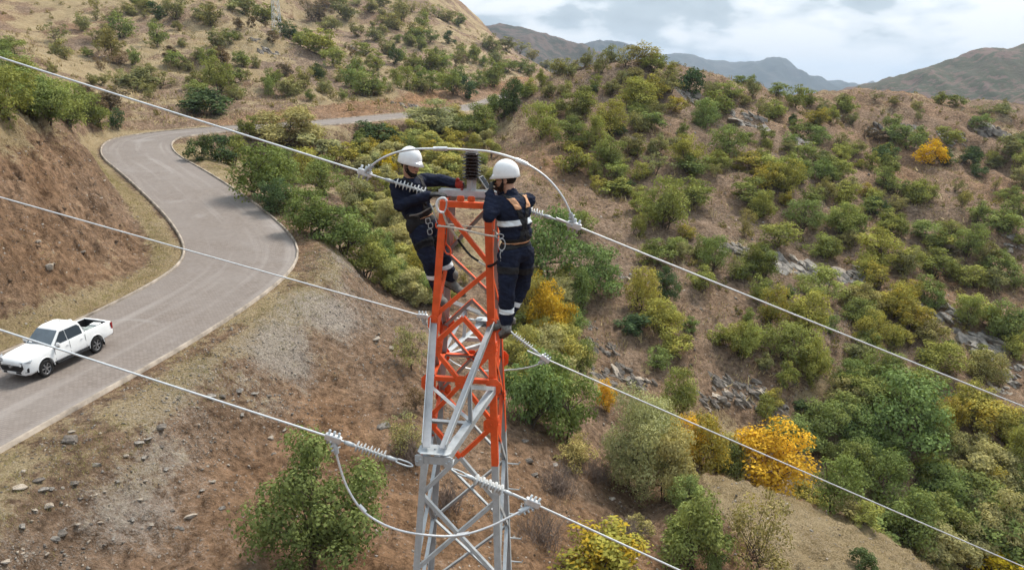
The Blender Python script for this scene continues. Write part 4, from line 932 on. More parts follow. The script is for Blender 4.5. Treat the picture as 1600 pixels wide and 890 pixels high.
# far pylon on the ridge
def far_pylon():
    p = survey([433], [51])[0][0]; H = 17.0
    r = empty('steel_pylon', (p[0], p[1], p[2]-0.3)); tag(r, 'slender grey lattice pylon standing on the far hillside ridge', 'pylon')
    def hw(z): return 1.0-0.6*z/H
    for sx in (-1, 1):
        for sy in (-1, 1):
            V, Fq = tube_np([(sx*hw(0), sy*hw(0), 0), (sx*hw(H), sy*hw(H), H)], [0.07, 0.06], 4); link('leg', mesh_np('leg', V, Fq), GALV, r)
    lv = np.linspace(0.2, H-0.2, 11)
    for a, b in zip(lv[:-1], lv[1:]):
        for fx, fy in ((1, 0), (-1, 0), (0, 1), (0, -1)):
            for s in (-1, 1):
                ha, hb = hw(a), hw(b)
                p0 = (fx*ha+(s*ha if fx == 0 else 0), fy*ha+(s*ha if fy == 0 else 0), a); p1 = (fx*hb-(s*hb if fx == 0 else 0), fy*hb-(s*hb if fy == 0 else 0), b)
                V, Fq = tube_np([p0, p1], [0.045, 0.045], 4); link('brace', mesh_np('brace', V, Fq), GALV, r)
    for z, w in ((H-1.0, 2.4), (H-3.2, 3.0)):
        for s in (-1, 1):
            V, Fq = join_np([tube_np([(0, q*0.4, z), (s*w, 0, z)], [0.06, 0.06], 4) for q in (-1, 1)]+[tube_np([(0, 0, z+0.9), (s*w, 0, z)], [0.05, 0.05], 4)]); link('cross_arm', mesh_np('cross_arm', V, Fq), GALV, r)
far_pylon()
# ------------------------------------------------------------------ the two line workers
NAVY = simple_mat('navy_cotton', (0.013, 0.017, 0.034), 0.9, 0, 0.15, 0.35, 9.0, 0.5)
SKIN = simple_mat('skin', (0.44, 0.245, 0.165), 0.55, 0, 0.35, 0.10, 18)
HAIR = simple_mat('dark_hair', (0.018, 0.012, 0.010), 0.7, 0, 0.2, 0.3, 60, 0.6)
HELM = simple_mat('white_helmet_plastic', (0.80, 0.81, 0.82), 0.28, 0, 0.5, 0.04, 5)
GLOVE = simple_mat('black_glove', (0.022, 0.023, 0.025), 0.7, 0, 0.3, 0.3, 30, 0.4)
GLOVE_RED = simple_mat('red_glove_palm', (0.35, 0.035, 0.022), 0.65, 0, 0.3, 0.3, 40, 0.4)
BOOT = simple_mat('grey_boot_leather', (0.17, 0.165, 0.155), 0.8, 0, 0.25, 0.3, 20, 0.5)
SOLE = simple_mat('boot_sole', (0.06, 0.045, 0.035), 0.85, 0, 0.2, 0.3, 20)
REFL = simple_mat('reflective_tape', (0.70, 0.745, 0.78), 0.45, 0, 0.4, 0.06, 20)
TAN = simple_mat('tan_padding', (0.55, 0.30, 0.17), 0.8, 0, 0.2, 0.2, 25, 0.3)
EYE = simple_mat('dark_eye', (0.02, 0.015, 0.012), 0.25, 0, 0.5, 0.1, 5)
def basis(x, z):
    x = Vector(x).normalized(); z = Vector(z); z = (z-x*z.dot(x)).normalized(); y = z.cross(x); return Matrix((x, y, z)).transposed()
class Blob:
    """solids that are melted into one continuous surface"""
    def __init__(self): self.bm = bmesh.new()
    def ell(self, c, R, r):
        bmesh.ops.create_icosphere(self.bm, subdivisions=3, radius=1, matrix=Matrix.Translation(Vector(c))@R.to_4x4()@Matrix.Diagonal((r[0], r[1], r[2], 1)))
    def cap(self, p0, r0, p1, r1, seg=14):
        p0 = Vector(p0); p1 = Vector(p1); ax = p1-p0; q = ax.to_track_quat('Z', 'Y').to_matrix().to_4x4()
        for p, r in ((p0, r0), (p1, r1)): bmesh.ops.create_icosphere(self.bm, subdivisions=2, radius=r, matrix=Matrix.Translation(p))
        bmesh.ops.create_cone(self.bm, cap_ends=True, segments=seg, radius1=r0, radius2=r1, depth=ax.length, matrix=Matrix.Translation((p0+p1)/2)@q)
    def chain(self, pts, rs):
        for a, b, ra, rb in zip(pts[:-1], pts[1:], rs[:-1], rs[1:]): self.cap(a, ra, b, rb)
    def melt(self, name, voxel, smooth=6, wrinkle=0.0):
        me = bpy.data.meshes.new('tmp'); self.bm.to_mesh(me); self.bm.free()
        o = bpy.data.objects.new('tmp', me); COL.objects.link(o)
        m = o.modifiers.new('r', 'REMESH'); m.mode = 'VOXEL'; m.voxel_size = voxel
        s = o.modifiers.new('s', 'SMOOTH'); s.iterations = smooth; s.factor = 0.5
        dg = bpy.context.evaluated_depsgraph_get(); dg.update()
        out = bpy.data.meshes.new_from_object(o.evaluated_get(dg)); out.name = name
        bpy.data.objects.remove(o); bpy.data.meshes.remove(me)
        n = len(out.vertices); co = np.empty(n*3, np.float32); out.vertices.foreach_get('co', co); co = co.reshape(-1, 3)
        if wrinkle:
            nr = np.empty(n*3, np.float32); out.vertices.foreach_get('normal', nr); nr = nr.reshape(-1, 3)
            u = co[:, 0]*0.8+co[:, 1]*0.6; d = fbm(u/0.05+7, co[:, 2]/0.024+u*14, 4, 5)+0.7*fbm((co[:, 0]-co[:, 1])/0.07, co[:, 2]/0.035, 3, 9)
            co = co+nr*(d*wrinkle)[:, None]; out.vertices.foreach_set('co', co.astype(np.float32).ravel())
        out.polygons.foreach_set('use_smooth', np.ones(len(out.polygons), bool)); out.update()
        return out
def slice_band(src, name, planes, seed, off, thick, mat, parent, origin):
    """a strap cut out of a garment's own surface between planes (co, no: keep the side no points to)"""
    bm = bmesh.new(); bm.from_mesh(src)
    for co, no in planes:
        bmesh.ops.bisect_plane(bm, geom=bm.verts[:]+bm.edges[:]+bm.faces[:], plane_co=Vector(co), plane_no=-Vector(no), clear_outer=True)
    bm.faces.ensure_lookup_table()
    if not len(bm.faces): bm.free(); return None
    s = Vector(seed); f0 = min(bm.faces, key=lambda f: (f.calc_center_median()-s).length_squared)
    keep = {f0}; st = [f0]
    while st:
        f = st.pop()
        for e in f.edges:
            for g in e.link_faces:
                if g not in keep: keep.add(g); st.append(g)
    bmesh.ops.delete(bm, geom=[f for f in bm.faces if f not in keep], context='FACES')
    bm.normal_update()
    nv = [(v, v.normal.copy()) for v in bm.verts]
    for v, n in nv: v.co += n*off
    bmesh.ops.solidify(bm, geom=bm.faces[:], thickness=thick)
    me = bm_mesh(name, bm, True); o = link(name, me, mat, parent); o.location = -origin; return o
def build_hand(parent, origin, wrist, tip, palm_n, thumb, curl, name='glove', size=1.0, palm_mat=None):
    """glove: wrist to knuckle direction, palm normal, side of the thumb, curl of the fingers in radians"""
    w = Vector(wrist); d = (Vector(tip)-w).normalized(); n = Vector(palm_n); n = (n-d*n.dot(d)).normalized(); s = d.cross(n)
    if s.dot(Vector(thumb)) < 0: s = -s
    B = Blob(); R = Matrix((s, n, d)).transposed(); k = size
    B.cap(w-d*0.035*k, 0.036*k, w+d*0.02*k, 0.033*k); B.ell(w+d*0.055*k, R, (0.044*k, 0.020*k, 0.052*k))
    for i, (off, L) in enumerate(((0.033, 0.078), (0.011, 0.086), (-0.011, 0.080), (-0.032, 0.062))):
        p = w+d*0.09*k+s*off*k; c = curl*(0.85+0.1*i); pts = [p-d*0.03*k]; a = 0.15
        for seg in (0.42, 0.33, 0.25):
            pts.append(pts[-1]+(d*math.cos(a)+n*math.sin(a))*(L*seg*k+(0.03*k if len(pts) == 1 else 0))); a += c
        B.chain(pts, [0.0115*k, 0.011*k, 0.010*k, 0.0085*k])
    t0 = w+d*0.02*k+s*0.03*k; t1 = t0+(s*0.62+d*0.65+n*0.25)*0.045*k; t2 = t1+(s*0.25+d*0.85+n*0.45)*0.032*k; t3 = t2+(d*0.8+n*0.6-s*0.05)*0.026*k
    B.chain([t0, t1, t2, t3], [0.017*k, 0.0135*k, 0.0115*k, 0.0095*k])
    me = B.melt(name, 0.0052, 2)
    me.materials.append(GLOVE)
    if palm_mat is not None:
        me.materials.append(palm_mat)
        for f in me.polygons:
            q = f.center-w
            if f.normal.dot(n) > 0.25 and q.dot(d) > 0.03: f.material_index = 1
    o = link(name, me, None, parent); o.location = -origin; return o
def build_boot(parent, origin, ankle, toe, name='boot'):
    a = Vector(ankle); t = Vector(toe); f = (t-a); up = Vector((0, 0, 1)); fh = (f-up*f.z*0.35).normalized()
    side = fh.cross(up).normalized(); u2 = side.cross(fh)
    B = Blob(); R = Matrix((side, fh, u2)).transposed(); heel = a-u2*0.075-fh*0.035; ball = heel+fh*0.185+u2*0.002
    B.cap(a+u2*0.07, 0.060, a-u2*0.03, 0.056); B.ell(heel+u2*0.02, R, (0.040, 0.052, 0.045)); B.cap(heel+u2*0.02, 0.040, ball+u2*0.008, 0.040); B.ell(ball+u2*0.006, R, (0.054, 0.066, 0.042)); B.cap(a-u2*0.03+fh*0.01, 0.045, ball+u2*0.014, 0.032)
    r = link(name, B.melt(name, 0.007, 3, 0.002), BOOT, parent); r.location = -origin
    B = Blob()
    for q, w in ((-0.035, 0.038), (0.03, 0.036), (0.10, 0.042), (0.16, 0.046), (0.20, 0.040)): B.ell(heel+fh*(q+0.03)-u2*0.022, R, (w, 0.045, 0.015))
    me = B.melt('sole', 0.007, 2); s = link('sole', me, SOLE, r)
    return r
def build_head(parent, origin, c, fwd, up, beard=True):
    """returns head basis; the skull is melted into the body by the caller"""
    f = Vector(fwd).normalized(); u = Vector(up); u = (u-f*u.dot(f)).normalized(); s = f.cross(u)
    return f, u, s, Matrix((s, f, u)).transposed()
def head_blob(B, c, f, u, s, R):
    B.ell(c+u*0.03-f*0.008, R, (0.077, 0.098, 0.088)); B.ell(c-u*0.02+f*0.018, R, (0.064, 0.074, 0.088)); B.ell(c-u*0.082+f*0.050, R, (0.038, 0.034, 0.032))
    B.ell(c+u*0.010+f*0.082, R, (0.052, 0.018, 0.014)); B.cap(c+u*0.004+f*0.088, 0.010, c-u*0.034+f*0.108, 0.0145); B.ell(c-u*0.055+f*0.086, R, (0.028, 0.013, 0.014))
    for q in (-1, 1):
        B.ell(c-u*0.01-f*0.008+s*q*0.078, R, (0.011, 0.022, 0.034)); B.ell(c-u*0.022+f*0.068+s*q*0.036, R, (0.024, 0.022, 0.022))
def face_parts(parent, origin, c, f, u, s, R):
    def put(n, fn, mat, vox=0.005, sm=2):
        B = Blob(); fn(B); o = link(n, B.melt(n, vox, sm), mat, parent); o.location = -origin; return o
    def beard(B):
        B.ell(c-u*0.088+f*0.052, R, (0.047, 0.040, 0.034)); B.ell(c-u*0.049+f*0.094, R, (0.027, 0.010, 0.007))
        for q in (-1, 1): B.cap(c-u*0.02+f*0.012+s*q*0.064, 0.014, c-u*0.068+f*0.034+s*q*0.050, 0.022); B.cap(c-u*0.068+f*0.034+s*q*0.050, 0.021, c-u*0.092+f*0.058+s*q*0.02, 0.024)
    put('beard', beard, HAIR)
    def hair(B):
        B.ell(c+u*0.022-f*0.022, R, (0.080, 0.090, 0.085))
        for q in (-1, 1): B.cap(c+u*0.03+f*0.02+s*q*0.072, 0.014, c-u*0.02+f*0.004+s*q*0.070, 0.010)
    put('hair', hair, HAIR, 0.007)
    for q in (-1, 1):
        put('eye', lambda B: B.ell(c-u*0.001+f*0.088+s*q*0.030, R, (0.013, 0.007, 0.007)), EYE, 0.003, 1)
        put('eyebrow', lambda B: B.ell(c+u*0.017+f*0.094+s*q*0.031, R, (0.021, 0.008, 0.005)), HAIR, 0.003, 1)
def build_helmet(parent, origin, c, f, u, s):
    """hard hat: domed shell with a low ridge, rim and peak"""
    R = Matrix((s, f, u)).transposed(); bm = bmesh.new(); nseg, nr = 40, 14; rings = []
    cc = c+u*0.052-f*0.010
    for k in range(nr+1):
        th = math.pi/2*(1-k/nr); ring = []
        for i in range(nseg):
            a = 2*math.pi*i/nseg; ca, sa = math.cos(a), math.sin(a)
            rx, ry, rz = 0.113, 0.135, 0.142
            ridge = 1+0.035*math.exp(-((ca*math.cos(th-math.pi/2+math.pi/2)*1.0)/0.16)**2)*max(0, math.sin(th))
            x, y, z = rx*ca*math.cos(th), ry*sa*math.cos(th), rz*math.sin(th)**0.9*ridge
            ring.append(bm.verts.new(cc+R@Vector((x, y, z))))
        rings.append(ring)
    rim = []
    for i in range(nseg):
        a = 2*math.pi*i/nseg; ca, sa = math.cos(a), math.sin(a); peak = max(0, sa)**2.5
        rim.append(bm.verts.new(cc+R@Vector((0.117*ca*(1+0.02*peak), 0.140*sa+0.036*peak, -0.030-0.008*peak))))
    rings.append(rim)
    low = []
    for i in range(nseg):
        a = 2*math.pi*i/nseg; ca, sa = math.cos(a), math.sin(a); peak = max(0, sa)**2.5
        low.append(bm.verts.new(cc+R@Vector((0.111*ca, 0.133*sa+0.032*peak, -0.034-0.008*peak))))
    rings.append(low)
    inn = [bm.verts.new(cc+R@Vector((0.105*math.cos(2*math.pi*i/nseg), 0.130*math.sin(2*math.pi*i/nseg), 0.02))) for i in range(nseg)]; rings.append(inn)
    for a, b in zip(rings[:-1], rings[1:]):
        for i in range(nseg):
            try: bm.faces.new((a[i], a[(i+1) % nseg], b[(i+1) % nseg], b[i]))
            except ValueError: pass
    bm.faces.new(inn)
    bmesh.ops.remove_doubles(bm, verts=bm.verts, dist=0.0005); bmesh.ops.recalc_face_normals(bm, faces=bm.faces)
    o = link('helmet', bm_mesh('helmet', bm, True), HELM, parent); o.location = -origin
    V, Fq = tube_np([cc+R@Vector((0.098*math.cos(a), 0.123*math.sin(a)-0.002, -0.004)) for a in np.linspace(0, 2*math.pi, 30)], [0.012]*30, 6)
    b = link('headband', mesh_np('headband', V, Fq), BLACKRUB, o)
    for q in (-1, 1):
        V, Fq = tube_np(spline([cc+R@Vector((q*0.100, 0.02, -0.01)), c-u*0.05+s*q*0.082+f*0.01, c-u*0.118+s*q*0.022+f*0.05]), [0.006]*21, 5); link('chin_strap', mesh_np('chin_strap', V, Fq), BLACKRUB, o)
    return o
def worker(J, label, bands, facing, head_f, hands, bulk=1.0):
    J = {k: Vector(atD(*v)) for k, v in J.items()}
    root = empty('person', J['root']); org = Vector(root.location); tag(root, label, 'person')
    f = Vector(facing).normalized(); up = (J['neck']-J['pelvis']).normalized(); sr = (J['shoulder_r']-J['shoulder_l']); sr = (sr-up*sr.dot(up)).normalized()
    fw = up.cross(sr).normalized()
    if fw.dot(f) < 0: fw = -fw
    T = Matrix((sr, fw, up)).transposed()
    hf, hu, hs, HR = build_head(root, org, J['head'], head_f, Vector((0, 0, 1)))
    c = J['head']
    # body: head, neck, trunk and limbs as one continuous figure
    B = Blob(); head_blob(B, c, hf, hu, hs, HR)
    B.cap(c-hu*0.06-hf*0.02, 0.056, J['neck']-up*0.02, 0.062); B.ell(J['chest'], T, (0.155, 0.105, 0.17)); B.cap(J['chest'], 0.11, J['waist'], 0.105); B.ell(J['pelvis'], T, (0.145, 0.105, 0.11))
    for s in 'lr':
        B.chain([J['chest'].lerp(J['shoulder_'+s], 0.7), J['shoulder_'+s], J['elbow_'+s], J['wrist_'+s], J['wrist_'+s].lerp(J['hand_'+s], 0.35)], [0.06, 0.058, 0.042, 0.031, 0.024])
        B.chain([J['pelvis'].lerp(J['hip_'+s], 0.8), J['hip_'+s], J['knee_'+s], J['ankle_'+s]], [0.085, 0.082, 0.055, 0.040])
    o = link('body', B.melt('body', 0.009, 3), SKIN, root); o.location = -org
    face_parts(root, org, c, hf, hu, hs, HR); build_helmet(root, org, c, hf, hu, hs)
    # coverall
    B = Blob(); B.ell(J['chest']+up*0.01, T, (0.198, 0.142, 0.185)); B.ell(J['chest'].lerp(J['waist'], 0.5), T, (0.185, 0.142, 0.16)); B.ell(J['waist'], T, (0.180, 0.140, 0.13)); B.ell(J['pelvis'], T, (0.188, 0.150, 0.135))
    B.cap(J['neck']-up*0.06, 0.095, J['neck']+up*0.012, 0.072)
    for s in 'lr':
        B.cap(J['neck']-up*0.07, 0.075, J['shoulder_'+s], 0.074)
        e, w = J['elbow_'+s], J['wrist_'+s]; sh = J['shoulder_'+s]
        B.chain([sh, sh.lerp(e, 0.5), e, e.lerp(w, 0.5), w], [0.082, 0.074, 0.066, 0.058, 0.050])
        h, k, a = J['hip_'+s], J['knee_'+s], J['ankle_'+s]
        B.chain([h, h.lerp(k, 0.5), k, k.lerp(a, 0.5), a.lerp(k, 0.10)], [0.120, 0.106, 0.086, 0.080, 0.070])
    cm = B.melt('coverall', 0.0095, 4, 0.009); o = link('coverall', cm, NAVY, root); o.location = -org
    # collar
    for s in 'lr':
        ht, wr, pn, th, cu, pm = hands[s]
        build_hand(root, org, J['wrist_'+s], J['hand_'+s], pn, th, cu, 'glove', 1.12, pm)
        build_boot(root, org, J['ankle_'+s], J['toe_'+s])
    # reflective bands below the knees
    for s in 'lr':
        k, a = J['knee_'+s], J['ankle_'+s]; ax = (a-k).normalized(); m = k.lerp(a, bands['shin'])
        slice_band(cm, 'reflective_band', [(m-ax*0.026, ax), (m+ax*0.026, -ax)], m, 0.003, 0.003, REFL, root, org)
    if bands.get('chest'):
        m = J['waist'].lerp(J['chest'], 0.62); slice_band(cm, 'reflective_band', [(m-up*0.028, up), (m+up*0.028, -up)], m-fw*0.13, 0.003, 0.003, REFL, root, org)
    # harness: belt, leg loops, shoulder straps crossing the back
    m = J['waist'].lerp(J['pelvis'], 0.45); slice_band(cm, 'harness_belt', [(m-up*0.048, up), (m+up*0.048, -up)], m-fw*0.12, 0.006, 0.008, BLACKRUB, root, org)
    mm = m+up*0.004; slice_band(cm, 'belt_piping', [(mm-up*0.008, up), (mm+up*0.008, -up)], m-fw*0.12, 0.012, 0.004, TAN, root, org)
    for s in 'lr':
        h, k = J['hip_'+s], J['knee_'+s]; ax = (k-h).normalized(); m2 = h.lerp(k, 0.46)
        slice_band(cm, 'leg_loop', [(m2-ax*0.035, ax), (m2+ax*0.035, -ax)], m2, 0.005, 0.006, BLACKRUB, root, org)
        q = 1 if s == 'r' else -1
        # one strap from the shoulder down to the belt on the other side of the back
        a = J['neck'].lerp(J['shoulder_'+s], 0.48); b = m-sr*q*bands.get('cross', 0.05)
        d = (b-a).normalized(); n = fw.cross(d).normalized()
        st = slice_band(cm, 'shoulder_strap', [(a-n*0.026, n), (a+n*0.026, -n), (m+up*0.04, up)], J['chest']-fw*0.13, 0.007, 0.008, BLACKRUB, root, org)
        tp = a-up*0.02
        slice_band(cm, 'strap_padding', [(a-n*0.030, n), (a+n*0.030, -n), (J['chest']+up*0.055, up), (J['chest']+up*0.155, -up), (J['chest']-fw*0.02, -fw)], a-fw*0.1, 0.014, 0.006, TAN if bands.get('tan') else BLACKRUB, root, org)
    return root, J, cm, T, (sr, fw, up), org, m
V0 = Vector
JR = dict(root=(790, 520, 6.75), pelvis=(806, 391, 6.73), waist=(806, 364, 6.70), chest=(802, 333, 6.70), neck=(800, 305, 6.74), head=(790, 280, 6.78),
          shoulder_l=(777, 318, 6.62), elbow_l=(764, 338, 6.50), wrist_l=(766, 303, 6.70), hand_l=(768, 286, 6.80), shoulder_r=(825, 313, 6.86), elbow_r=(806, 322, 7.10), wrist_r=(784, 301, 7.02), hand_r=(776, 286, 6.96),
          hip_l=(795, 397, 6.62), knee_l=(792, 450, 6.56), ankle_l=(791, 507, 6.60), toe_l=(784, 519, 6.75), hip_r=(818, 396, 6.80), knee_r=(817, 442, 6.88), ankle_r=(793, 494, 6.84), toe_r=(770, 503, 6.78))
hR = {'l': (0, 0, V0((0.6, 0.6, 0.3)), V0((0.3, 0.9, 0)), 0.75, None), 'r': (0, 0, V0((-0.6, -0.6, 0.1)), V0((-0.5, -0.5, 0.6)), 0.7, None)}
manR = worker(JR, 'worker seen from behind on the right of the tower, white helmet, phone to his face', dict(shin=0.58, chest=True, tan=True, cross=0.06), (-0.6, 0.8, 0), (-0.94, 0.20, -0.10), hR)
JL = dict(root=(690, 462, 7.2), pelvis=(661, 353, 7.34), waist=(652, 329, 7.34), chest=(643, 303, 7.34), neck=(641, 281, 7.34), head=(641, 258, 7.30),
          shoulder_r=(620, 291, 7.20), elbow_r=(625, 321, 7.14), wrist_r=(669, 305, 7.06), hand_r=(690, 302, 7.04), shoulder_l=(663, 281, 7.50), elbow_l=(689, 282, 7.50), wrist_l=(711, 287, 7.36), hand_l=(728, 291, 7.26),
          hip_r=(655, 361, 7.24), knee_r=(672, 410, 7.12), ankle_r=(684, 452, 7.24), toe_r=(694, 466, 7.1), hip_l=(669, 358, 7.42), knee_l=(690, 398, 7.34), ankle_l=(706, 437, 7.38), toe_l=(722, 449, 7.30))
hL = {'r': (0, 0, V0((0, 0.1, -1)), V0((0, 1, 0.2)), 0.30, None), 'l': (0, 0, V0((0.3, -0.9, -0.1)), V0((0, 0, 1)), 0.85, GLOVE_RED)}
manL = worker(JL, 'bearded worker leaning back on the left of the tower, white helmet, reaching to the insulator', dict(shin=0.42, chest=False, tan=False, cross=0.05), (0.9, -0.3, 0), (0.84, -0.50, -0.14), hL)

def gear():
    # phone held by the worker on the right
    c = Vector(atD(757.5, 285, 6.90)); u = (Vector(atD(762, 292, 6.88))-Vector(atD(752.5, 278, 6.90))).normalized()
    bm = bmesh.new(); bmesh.ops.create_cube(bm, size=1); bmesh.ops.bevel(bm, geom=list(bm.edges), offset=0.04, segments=2, affect='EDGES')
    v = Vector((0.45, 0.85, 0.2)); v = (v-u*v.dot(u)).normalized(); w = u.cross(v)
    bmesh.ops.transform(bm, matrix=Matrix((u, v, w)).transposed().to_4x4()@Matrix.Diagonal((0.145, 0.072, 0.011, 1)), verts=bm.verts)
    r = link('phone', bm_mesh('phone', bm), simple_mat('phone_silver', (0.62, 0.63, 0.64), 0.35, 0.3, 0.5, 0.05)); r.location = c
    tag(r, 'silver edged phone held up to the face by the worker on the right', 'phone')
    bm = bmesh.new(); bmesh.ops.create_cube(bm, size=1); bmesh.ops.transform(bm, matrix=Matrix((u, v, w)).transposed().to_4x4()@Matrix.Translation((0, 0, 0.0062))@Matrix.Diagonal((0.135, 0.064, 0.0012, 1)), verts=bm.verts)
    link('screen', bm_mesh('screen', bm), simple_mat('dark_screen', (0.01, 0.01, 0.012), 0.1, 0, 0.5, 0.1), r)
    def rope(name, px, rad, mat, label, cat, parent=None, per=8):
        pts = [Vector(atD(*q)) for q in px]; o = tube_obj(name, pts, rad, mat, parent, 7, per)
        if parent is None: tag(o, label, cat)
        return o
    rope('positioning_rope', [(683, 353, 6.84), (697, 354, 6.86), (720, 358, 6.84), (745, 364, 6.80), (764, 368, 6.74), (777, 369, 6.66)], 0.010, ROPE, 'pale rope strung across the tower from leg to the right worker', 'rope')
    rope('positioning_rope', [(683, 353.5, 6.85), (690, 351, 6.95), (705, 351, 7.1), (735, 354, 7.2), (760, 356, 7.1), (774, 362, 6.9), (778, 368, 6.68)], 0.009, ROPE, 'second pale rope looping behind the tower to the right worker', 'rope')
    r = empty('lanyard', Vector(atD(694, 336, 6.9))); tag(r, 'white sleeved black lanyard hanging across the top panel of the tower', 'lanyard')
    for nm, px, rad, mat in (('sleeve', [(693, 334, 6.86), (698, 348, 6.90), (706, 360, 6.94), (715, 373, 6.98)], 0.012, ROPE), ('webbing', [(715, 373, 6.98), (724, 386, 7.0), (735, 399, 6.98), (748, 408, 6.92)], 0.013, BLACKRUB), ('sleeve', [(746, 407, 6.93), (754, 412, 6.9), (762, 416, 6.86)], 0.013, ROPE), ('webbing', [(762, 416, 6.86), (770, 414, 6.78), (778, 408, 6.68)], 0.014, BLACKRUB)):
        rope(nm, px, rad, mat, None, None, r)
    r = empty('scaffold_hook', Vector(atD(690, 316, 6.8))); tag(r, 'white scaffold hook clipped over the tower corner by the left worker', 'hook')
    rope('hook_body', [(694, 332, 6.82), (686, 330, 6.82), (682, 320, 6.82), (686, 311, 6.82), (694, 309.5, 6.82), (698, 314, 6.82)], 0.013, simple_mat('white_enamel', (0.74, 0.75, 0.76), 0.35, 0.1, 0.5, 0.05), None, None, r)
    rope('gate', [(698, 314, 6.82), (697, 324, 6.82), (694, 332, 6.82)], 0.008, GALV, None, None, r)
    r = empty('orange_rope_coil', Vector(atD(700, 390, 6.95))); tag(r, 'orange rope looped round the upper tower leg', 'rope')
    rope('strand', [(698, 350, 6.98), (697, 372, 6.98), (694, 388, 6.96), (698, 396, 6.94), (704, 396, 6.95), (703, 388, 6.98), (697, 380, 7.0), (696, 366, 7.0)], 0.009, ORROPE, None, None, r)
    rope('strand', [(683, 345, 7.0), (681, 352, 6.98), (683, 356, 6.98), (686, 350, 7.0), (684, 344, 7.0)], 0.008, ORROPE, None, None, r)
    # chain of karabiners on the right worker's belt
    r = empty('karabiner_chain', Vector(atD(781, 372, 6.55))); tag(r, 'steel karabiners and hook dangling from the belt of the right worker', 'karabiner')
    def ring(cx, cy, w, h, D, n='karabiner', rad=0.0055):
        rope(n, [(cx+w*math.cos(a), cy+h*math.sin(a), D) for a in np.linspace(0, 2*math.pi, 12)], rad, GALV, None, None, r, 3)
    ring(781, 369, 6, 3.5, 6.56); ring(784, 382, 5.5, 9, 6.54); ring(784, 398, 2.5, 6, 6.54); ring(784.5, 407, 2, 4, 6.54)
    rope('hook', [(784, 409, 6.54), (783.5, 420, 6.54), (786, 432, 6.54), (789, 440, 6.54), (787.5, 442, 6.54)], 0.005, GALV, None, None, r)
    rope('hook', [(783.5, 411, 6.54), (782, 425, 6.54), (782, 439, 6.54)], 0.005, GALV, None, None, r)
    # dorsal fall-arrest pack and straps
    c = Vector(atD(824, 326, 6.60))
    # tool pouch and buckles on the left worker
    r = empty('tool_pouch', Vector(atD(648, 352, 7.15))); tag(r, 'black tool pouch on the belt of the left worker', 'pouch')
    B = Blob(); R = basis((0.5, -0.86, 0), (0.15, 0, 1)); B.ell(Vector(atD(646, 350, 7.18)), R, (0.055, 0.085, 0.11)); B.ell(Vector(atD(645, 338, 7.18)), R, (0.06, 0.075, 0.03))
    o = link('bag', B.melt('bag', 0.009, 3, 0.003), BLACKRUB, r); o.location = -r.location
    rope('strap', [(640, 337, 7.12), (655, 334, 7.08), (670, 326, 7.04), (683, 320, 6.98)], 0.009, simple_mat('grey_webbing', (0.16, 0.15, 0.145), 0.8, 0, 0.2, 0.2, 30), None, None, r)
    for x, y in ((671, 362), (668, 345), (672, 352)): rope('buckle', [(x-3, y-3, 7.14), (x+3, y-4, 7.12), (x+4, y+3, 7.12), (x-2, y+4, 7.14), (x-3, y-3, 7.14)], 0.005, GALV, None, None, r, 3)
    rope('lanyard_clip', [(672, 318, 7.0), (677, 328, 6.98), (680, 340, 6.98), (683, 349, 6.96)], 0.006, GALV, None, None, r)
gear()
# ------------------------------------------------------------------ white pickup on the road
CARW = simple_mat('white_car_paint', (0.78, 0.79, 0.80), 0.22, 0, 0.5, 0.03, 2)
CGLASS = simple_mat('tinted_glass', (0.022, 0.028, 0.036), 0.06, 0, 0.6, 0.1, 2)
WSCREEN = simple_mat('windscreen_glass', (0.10, 0.125, 0.15), 0.05, 0, 0.7, 0.15, 2)
CBLACK = simple_mat('black_plastic', (0.016, 0.016, 0.018), 0.55, 0, 0.3, 0.2, 8)
TYRE = simple_mat('tyre_rubber', (0.022, 0.021, 0.021), 0.85, 0, 0.2, 0.2, 10)
RIMM = simple_mat('alloy_rim', (0.30, 0.30, 0.31), 0.35, 0.6, 0.5, 0.1, 10)
CHROME = simple_mat('chrome_trim', (0.55, 0.56, 0.58), 0.2, 0.8, 0.5, 0.05, 5)
LAMP = simple_mat('headlamp_glass', (0.45, 0.48, 0.51), 0.08, 0.1, 0.7, 0.3, 9)
REDL = simple_mat('red_tail_lamp', (0.28, 0.012, 0.012), 0.2, 0, 0.5, 0.2, 9)
def eval_mesh(o, name):
    dg = bpy.context.evaluated_depsgraph_get(); dg.update()
    me = bpy.data.meshes.new_from_object(o.evaluated_get(dg)); me.name = name; return me
def loft(bm, stations):
    """closed loft of half sections [(y, z), ...] mirrored in y"""
    rings = []
    for x, half in stations:
        full = [(y, z) for y, z in half]+[(-y, z) for y, z in reversed(half)]
        rings.append([bm.verts.new((x, y, z)) for y, z in full])
    n = len(rings[0])
    for a, b in zip(rings[:-1], rings[1:]):
        for i in range(n): bm.faces.new((a[i], a[(i+1) % n], b[(i+1) % n], b[i]))
    bm.faces.new(rings[0][::-1]); bm.faces.new(rings[-1]); bmesh.ops.recalc_face_normals(bm, faces=bm.faces)
def quad_panel(name, P, mat, parent, th=0.006, off=0.004):
    """thin glazing or trim panel from an outline, pushed out along its normal"""
    P = [Vector(p) for p in P]; n = (P[1]-P[0]).cross(P[2]-P[0]).normalized(); bm = bmesh.new()
    A = [bm.verts.new(p+n*off) for p in P]; B = [bm.verts.new(p+n*(off-th)) for p in P]; k = len(P)
    bm.faces.new(A); bm.faces.new(B[::-1])
    for i in range(k): bm.faces.new((A[i], B[i], B[(i+1) % k], A[(i+1) % k]))
    bmesh.ops.recalc_face_normals(bm, faces=bm.faces)
    return link(name, bm_mesh(name, bm), mat, parent)
